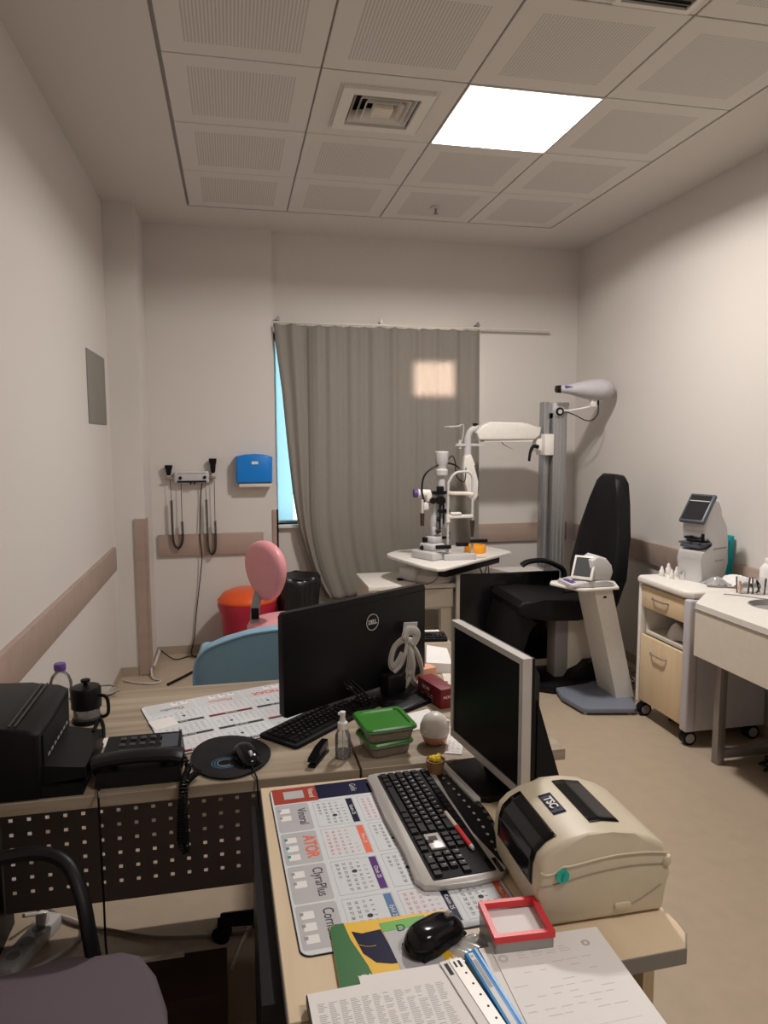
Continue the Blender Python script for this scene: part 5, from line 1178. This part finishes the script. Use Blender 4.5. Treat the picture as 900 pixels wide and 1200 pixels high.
# food boxes
def foodbox(z, s_, rz_, lb):
    cx, cy_ = (.597, -2.958)
    f_ = thing('food_container', lb, 'food container', (cx, cy_, z), 0, 'green lidded food boxes')
    fr_ = Matrix.Translation((cx, cy_, z)) @ Matrix.Rotation(rz_, 4, 'Z')
    m = MB()
    def ringp(h, k_, c_=.016): return [(x*k_, y*k_, h) for x, y in rpoly(-s_, s_, -s_, s_, c_)]
    def loft(m, rings):
        rows = [[m.bm.verts.new(q) for q in r_] for r_ in rings]; n0 = len(rows[0])
        for a_, b__ in zip(rows, rows[1:]):
            for i in range(n0): m.bm.faces.new((a_[i], a_[(i+1) % n0], b__[(i+1) % n0], b__[i]))
        m.bm.faces.new(rows[0][::-1]); m.bm.faces.new(rows[-1]); return m
    loft(m, [ringp(.0, .84), ringp(.004, .88), ringp(.030, .97), ringp(.033, 1.0)]); m.xf(fr_).build('tub', 'cleard', f_)
    m = MB(); loft(m, [ringp(.003, .80), ringp(.020, .86), ringp(.022, .80)]); m.xf(fr_).build('food', 'food', f_)
    m = MB(); loft(m, [ringp(.031, 1.03), ringp(.037, 1.05), ringp(.041, 1.0), ringp(.041, .84), ringp(.037, .80)]); m.xf(fr_).build('lid', 'green', f_)
    m = MB(); loft(m, [ringp(.0305, 1.055), ringp(.0325, 1.065), ringp(.034, 1.055)]); m.xf(fr_).build('rim', 'cleard', f_)
foodbox(DZ+.0005, .058, .20, 'lower green lidded food box under the larger one')
foodbox(DZ+.0425, .066, .12, 'upper green lidded food box stacked on the lower one')
# candle bowl / white ornament
cb_ = thing('ornament_bowl', 'copper pink bowl with white domed top right of food boxes', 'bowl', (.735, -2.955, DZ))
MB().lathe((.735, -2.955, DZ), [(0, 0), (.018, 0), (.030, .010), (.036, .025), (.036, .030), (0, .030)], 32).build('bowl', 'copper', cb_)
MB().lathe((.735, -2.955, DZ), [(.037, .028), (.040, .034), (.039, .052), (.030, .072), (.015, .083), (0, .086)], 36).build('white_dome', 'white', cb_)
for q in ((.766, -2.965, .782), (.762, -2.975, .765), (.705, -2.975, .763)): MB().sph(q, .009, (1, 1, .6), 12).build('dome_relief', 'white', cb_)
fl = thing('flower_pot', 'tiny brown pot with yellow top beside foreground keyboard', 'pot', (.690, -3.085, DZ))
fl.location = (.684, -3.138, DZ+.0045); W[fl.name] = Matrix.Translation((.684, -3.138, DZ+.0045)); fl.scale = (1.12, 1.12, 1.35)
MB().lathe((0, 0, 0), [(0, 0), (.015, 0), (.021, .030), (.019, .030), (.018, .026), (0, .026)], 22).build('pot', 'kraft', fl, world=False)
m = MB()
for k_ in range(11):
    a_ = k_*2.4; m.sph((.010*math.cos(a_)*(k_/11)**.5, .010*math.sin(a_)*(k_/11)**.5, .030+.002*(k_ % 3)), .006, (1, 1, .8), 8)
m.build('flower', 'yflow', fl, world=False)
o = MB().prism([(.69, -2.755), (.78, -2.725), (.800, -2.845), (.695, -2.87)], DZ, DZ+.003, 'xy'); tag(rebase(o.build('napkin', 'paper')), 'white paper napkin behind the domed ornament bowl', 'napkin')
rc = thing('receipt', 'printed receipt slip leaning between bowl and silver monitor', 'receipt', (.775, -2.98, DZ))
fr_ = Matrix.Translation((.762, -3.03, DZ+.001)) @ Matrix.Rotation(math.radians(-22), 4, 'Z')
MB().bb(-.022, .022, 0, .19, 0, .0012).xf(fr_).build('slip', 'paper', rc); marks(MB(), fr_, -.018, .018, .01, .18, 26, 3, .0013, 4, .0016).build('print_lines', 'inkg', rc)
# far items
rbx = thing('card_box', 'dark red card box with white print behind the food boxes', 'box', (.82, -2.66, DZ))
fr_ = Matrix.Translation((.828, -2.655, DZ)) @ Matrix.Rotation(math.radians(-76), 4, 'Z')
MB().bb(-.072, .072, -.028, .022, 0, .060, .001).xf(fr_).build('carton', 'dred', rbx)
rd_ = fr_.to_3x3() @ V((1, 0, 0))
for (w_, s_, zz) in (('NOIR', .018, .040), ('INSTANT', .010, .024), ('COFFEE', .010, .012)):
    pass
text('NOW', .018, fr_ @ V((-.02, -.0285, .038)), rd_, (0, 0, 1), 'paper', rbx, sx=1.0, ext=.0002)
marks(MB(), fr_ @ Matrix.Translation((0, -.0284, 0)) @ Matrix.Rotation(PI/2, 4, 'X'), -.045, .03, .006, .028, 3, 4, 0, 6, .003).build('print_lines', 'greyp', rbx)
text('NOW', .012, fr_ @ V((.0725, -.004, .034)), fr_.to_3x3() @ V((0, 1, 0)), (0, 0, 1), 'paper', rbx, ext=.0002)
o = MB().box((.845, -2.47, DZ+.024), (.05, .05, .048), Euler((0, 0, .3)), .003); tag(rebase(o.build('peach_box', 'peach')), 'peach coloured small box behind the dark red card box', 'box')
o = MB().hull([(.86, -2.40, .7205), (.96, -2.43, .7205), (.985, -2.27, .7205), (.90, -2.22, .7205), (.865, -2.395, .755), (.95, -2.42, .752), (.975, -2.28, .765), (.91, -2.235, .768)]); tag(rebase(o.build('tissue_box', 'paper')), 'white tissue box in front of the far black keyboard', 'box')
o = MB().box((.945, -2.52, DZ+.002), (.10, .17, .003), Euler((0, 0, -.2))); tag(rebase(o.build('paper_pad', 'offw')), 'off white paper pad lying on the desk near the silver monitor', 'paper')
o = MB().cyl((.862, -2.31, .731), (.905, -2.66, .727), .004, .004, 8); tag(rebase(o.build('brown_pencil', 'brown')), 'brown pencil lying beside the peach box', 'pencil')
o = MB().box((1.0, -1.90, DZ+.003), (.11, .03, .004), Euler((0, 0, -.1))); tag(rebase(o.build('white_ruler', 'white')), 'white strip at the far edge of the middle desk', 'ruler')
sn = thing('snack_bag', 'crumpled patterned snack bag under right corner of black monitor', 'snack bag', (.70, -2.56, DZ))
MB().grid(lambda a_, b__: (.80+.12*(a_-.5)+.05*b__, -2.44-.08*b__, .722+.035*math.sin(a_*PI)*math.sin(b__*PI)+.004*math.sin(a_*15+b__*20)), 16, 12).build('bag', 'kraft', sn, solid=.001)
MB().cyl((.80, -2.475, .757), (.80, -2.475, .760), .014).build('printed_patch', 'orange', sn)

# ---- mauve visitor chair
vc = thing('visitor_chair', 'mauve padded visitor chair with black loop armrests in front left', 'chair', (-.14, -3.5, 0))
m = MB(); sp = [(.088, -3.72), (.092, -3.50), (.082, -3.42), (.055, -3.335), (.02, -3.275), (-.02, -3.255), (-.12, -3.262), (-.24, -3.29), (-.38, -3.33), (-.40, -3.40), (-.40, -3.72), (-.36, -3.78), (.04, -3.78)]
m.prism(sp, .415, .482, 'xy', .022, 4); m.build('seat', 'fpurple', vc, sharp=60)
m = MB(); m.prism([(-.445, .50), (-.40, .50), (-.43, .93), (-.475, .93)], -3.74, -3.34, 'xz', .018, 3); m.build('backrest', 'fpurple', vc, sharp=60)
for yy in (-3.262, -3.80):
    s_ = 1 if yy > -3.5 else 1
    MB().tube([(-.47, yy+.03, .60), (-.40, yy+.05, .645), (-.30, yy+.085, .655), (-.20, yy+.105, .652), (-.14, yy+.09, .632), (-.105, yy+.05, .585), (-.085, yy+.012, .52), (-.072, yy, .44)], .014, 10, flat=(1.0, 1.25)).build('armrest', 'black', vc)
for x, y in ((-.38, -3.36), (.02, -3.34), (-.38, -3.74), (.02, -3.74)): MB().cyl((x, y, 0), (x, y, .42), .012).build('leg', 'black', vc)
# things on the floor under the desks
o = thing('power_strip', 'white power strip with plugs on floor under the oak desk', 'power strip', (-.41, -2.55, 0))
fr_ = Matrix.Translation((-.405, -2.545, 0)) @ Matrix.Rotation(math.radians(70), 4, 'Z')
MB().bb(-.12, .12, -.032, .032, 0, .04, .006).xf(fr_).build('strip_body', 'lgrey', o)
for k_ in range(3): MB().cyl((-.07+k_*.06, 0, .038), (-.07+k_*.06, 0, .042), .019).xf(fr_).build('socket', 'grey', o)
MB().bb(.055, .085, -.015, .015, .04, .075, .005).xf(fr_).build('plug', 'white', o)
for pts, mt, lb in (([(-.44, -2.46, .06), (-.40, -2.40, .02), (-.34, -2.41, .008), (-.27, -2.47, .008), (-.28, -2.55, .008), (-.35, -2.62, .008), (-.42, -2.66, .008)], 'cable', 'white cable looping beside the power strip under the oak desk'),
                    ([(-.52+.02, -2.30, .008), (-.40, -2.36, .008), (-.30, -2.45, .008), (-.18, -2.51, .008), (-.05, -2.57, .008), (.10, -2.60, .008), (.24, -2.61, .008)], 'cableg', 'long grey cable running along floor under the perforated panel'),
                    ([(.19, -2.75, .008), (.215, -2.66, .008), (.245, -2.58, .008), (.25, -2.50, .008)], 'cable', 'short pale cable on floor beside the chair caster')):
    c_ = MB().tube(pts, .006, 7).build('floor_cable', mt); tag(rebase(c_), lb, 'cable')
bx_ = thing('cardboard_box', 'dark brown box with pale flap on floor under the desk corner', 'box', (.08, -2.95, 0))
MB().bb(-.04, .18, -3.03, -2.865, 0, .16, .002).build('carton', 'brown', bx_)
MB().bb(-.04, .07, -2.880, -2.866, .16, .166).build('pale_flap', 'offw', bx_)
ss = thing('swivel_stool', 'black swivel stool with star base beside the perforated panel', 'stool', (.45, -2.70, 0))
MB().cyl((.45, -2.70, .08), (.45, -2.70, .42), .025).build('gas_column', 'black', ss)
MB().lathe((.45, -2.70, .42), [(0, 0), (.10, 0), (.12, .015), (.12, .05), (.10, .065), (0, .07)], 30).build('seat', 'blackm', ss)
for k_ in range(5):
    a_ = math.radians(165+72*k_); ex, ey = .45+.30*math.cos(a_), -2.70+.30*math.sin(a_)
    pass
    MB().tube([(.45, -2.70, .11), (ex, ey, .07)], .024, 8, smooth=False, rf=lambda t: .028-.008*t).build('base_arm', 'black', ss)
    MB().cyl((ex-.015*math.sin(a_), ey+.015*math.cos(a_), .028), (ex+.015*math.sin(a_), ey-.015*math.cos(a_), .028), .028).bb(ex-.012, ex+.012, ey-.012, ey+.012, .03, .07).build('caster', 'black', ss)

# ------------------------------------------------------------------ daylight and camera
w = bpy.data.worlds.new('World'); S.world = w; w.use_nodes = True
bgn = w.node_tree.nodes['Background']; bgn.inputs[0].default_value = (.70, .88, .98, 1); bgn.inputs[1].default_value = 2.3
# low afternoon sun glancing off the facade opposite reaches the back of the curtain
al = arealamp('sun_reflection', (1.69, 1.30, 1.955), .30, 19.0, (1, .86, .78), (math.radians(-90), 0, 0), .24, 6)

cam = bpy.data.cameras.new('Camera'); co = bpy.data.objects.new('Camera', cam); COL.objects.link(co); S.camera = co
cam.sensor_fit = 'HORIZONTAL'; cam.sensor_width = 36; cam.lens = 36*835.9936/900; cam.clip_start = .05
y_, p_, r_ = -2.084e-01, -1.046e-01, 2.5e-03
R = (Matrix.Rotation(y_, 3, 'Z') @ Matrix.Rotation(p_, 3, 'X') @ Matrix.Rotation(r_, 3, 'Y'))
co.matrix_world = Matrix.Translation((.2271, -4.7123, 1.5308)) @ (R @ Matrix.Rotation(PI/2, 3, 'X')).to_4x4()
S.view_settings.view_transform = 'Standard'; S.view_settings.look = 'None'; S.view_settings.exposure = 0.06; S.view_settings.gamma = 1.0; S.view_settings.use_curve_mapping = False

# pieces that belong to a part go one level deeper
SUB = dict(screen=('bezel', 'screen_frame'), caster_hub=('caster',), lens=('lens_ring',), bracket_knob=('projector_bracket',), knob_cap=('projector_bracket',), joystick_grip=('joystick',), eyepiece=('microscope',),
           button_mark=('feed_button',), month_name=('month_bar',), picture_detail=('product_picture',), piping=('backrest',), label_print=('spine_label',), dials=('housing',), dial_strip=('housing',), header_badge=('header_corner',),
           column_groove=('column',), panel_edge=('side_panel',), vent_slats=('vent_frame',), plug=('socket',), punch_holes=('sleeve',), foot=('foot_plate',), port=('post',), marking=('housing',), plunger=('lid',), logo_lettering=('logo_ring',))
def base(o): return o.name.split('.')[0]
for th in [o for o in COL.objects if o.parent is None and o.children]:
    kids = {}
    for c_ in th.children: kids.setdefault(base(c_), []).append(c_)
    for k_, ps_ in SUB.items():
        for p_ in ps_:
            if k_ in kids and p_ in kids:
                for i, c_ in enumerate(kids[k_]):
                    pa = kids[p_][min(i, len(kids[p_])-1)]
                    mw = c_.matrix_local.copy(); c_.parent = pa; c_.matrix_local = mw
                break
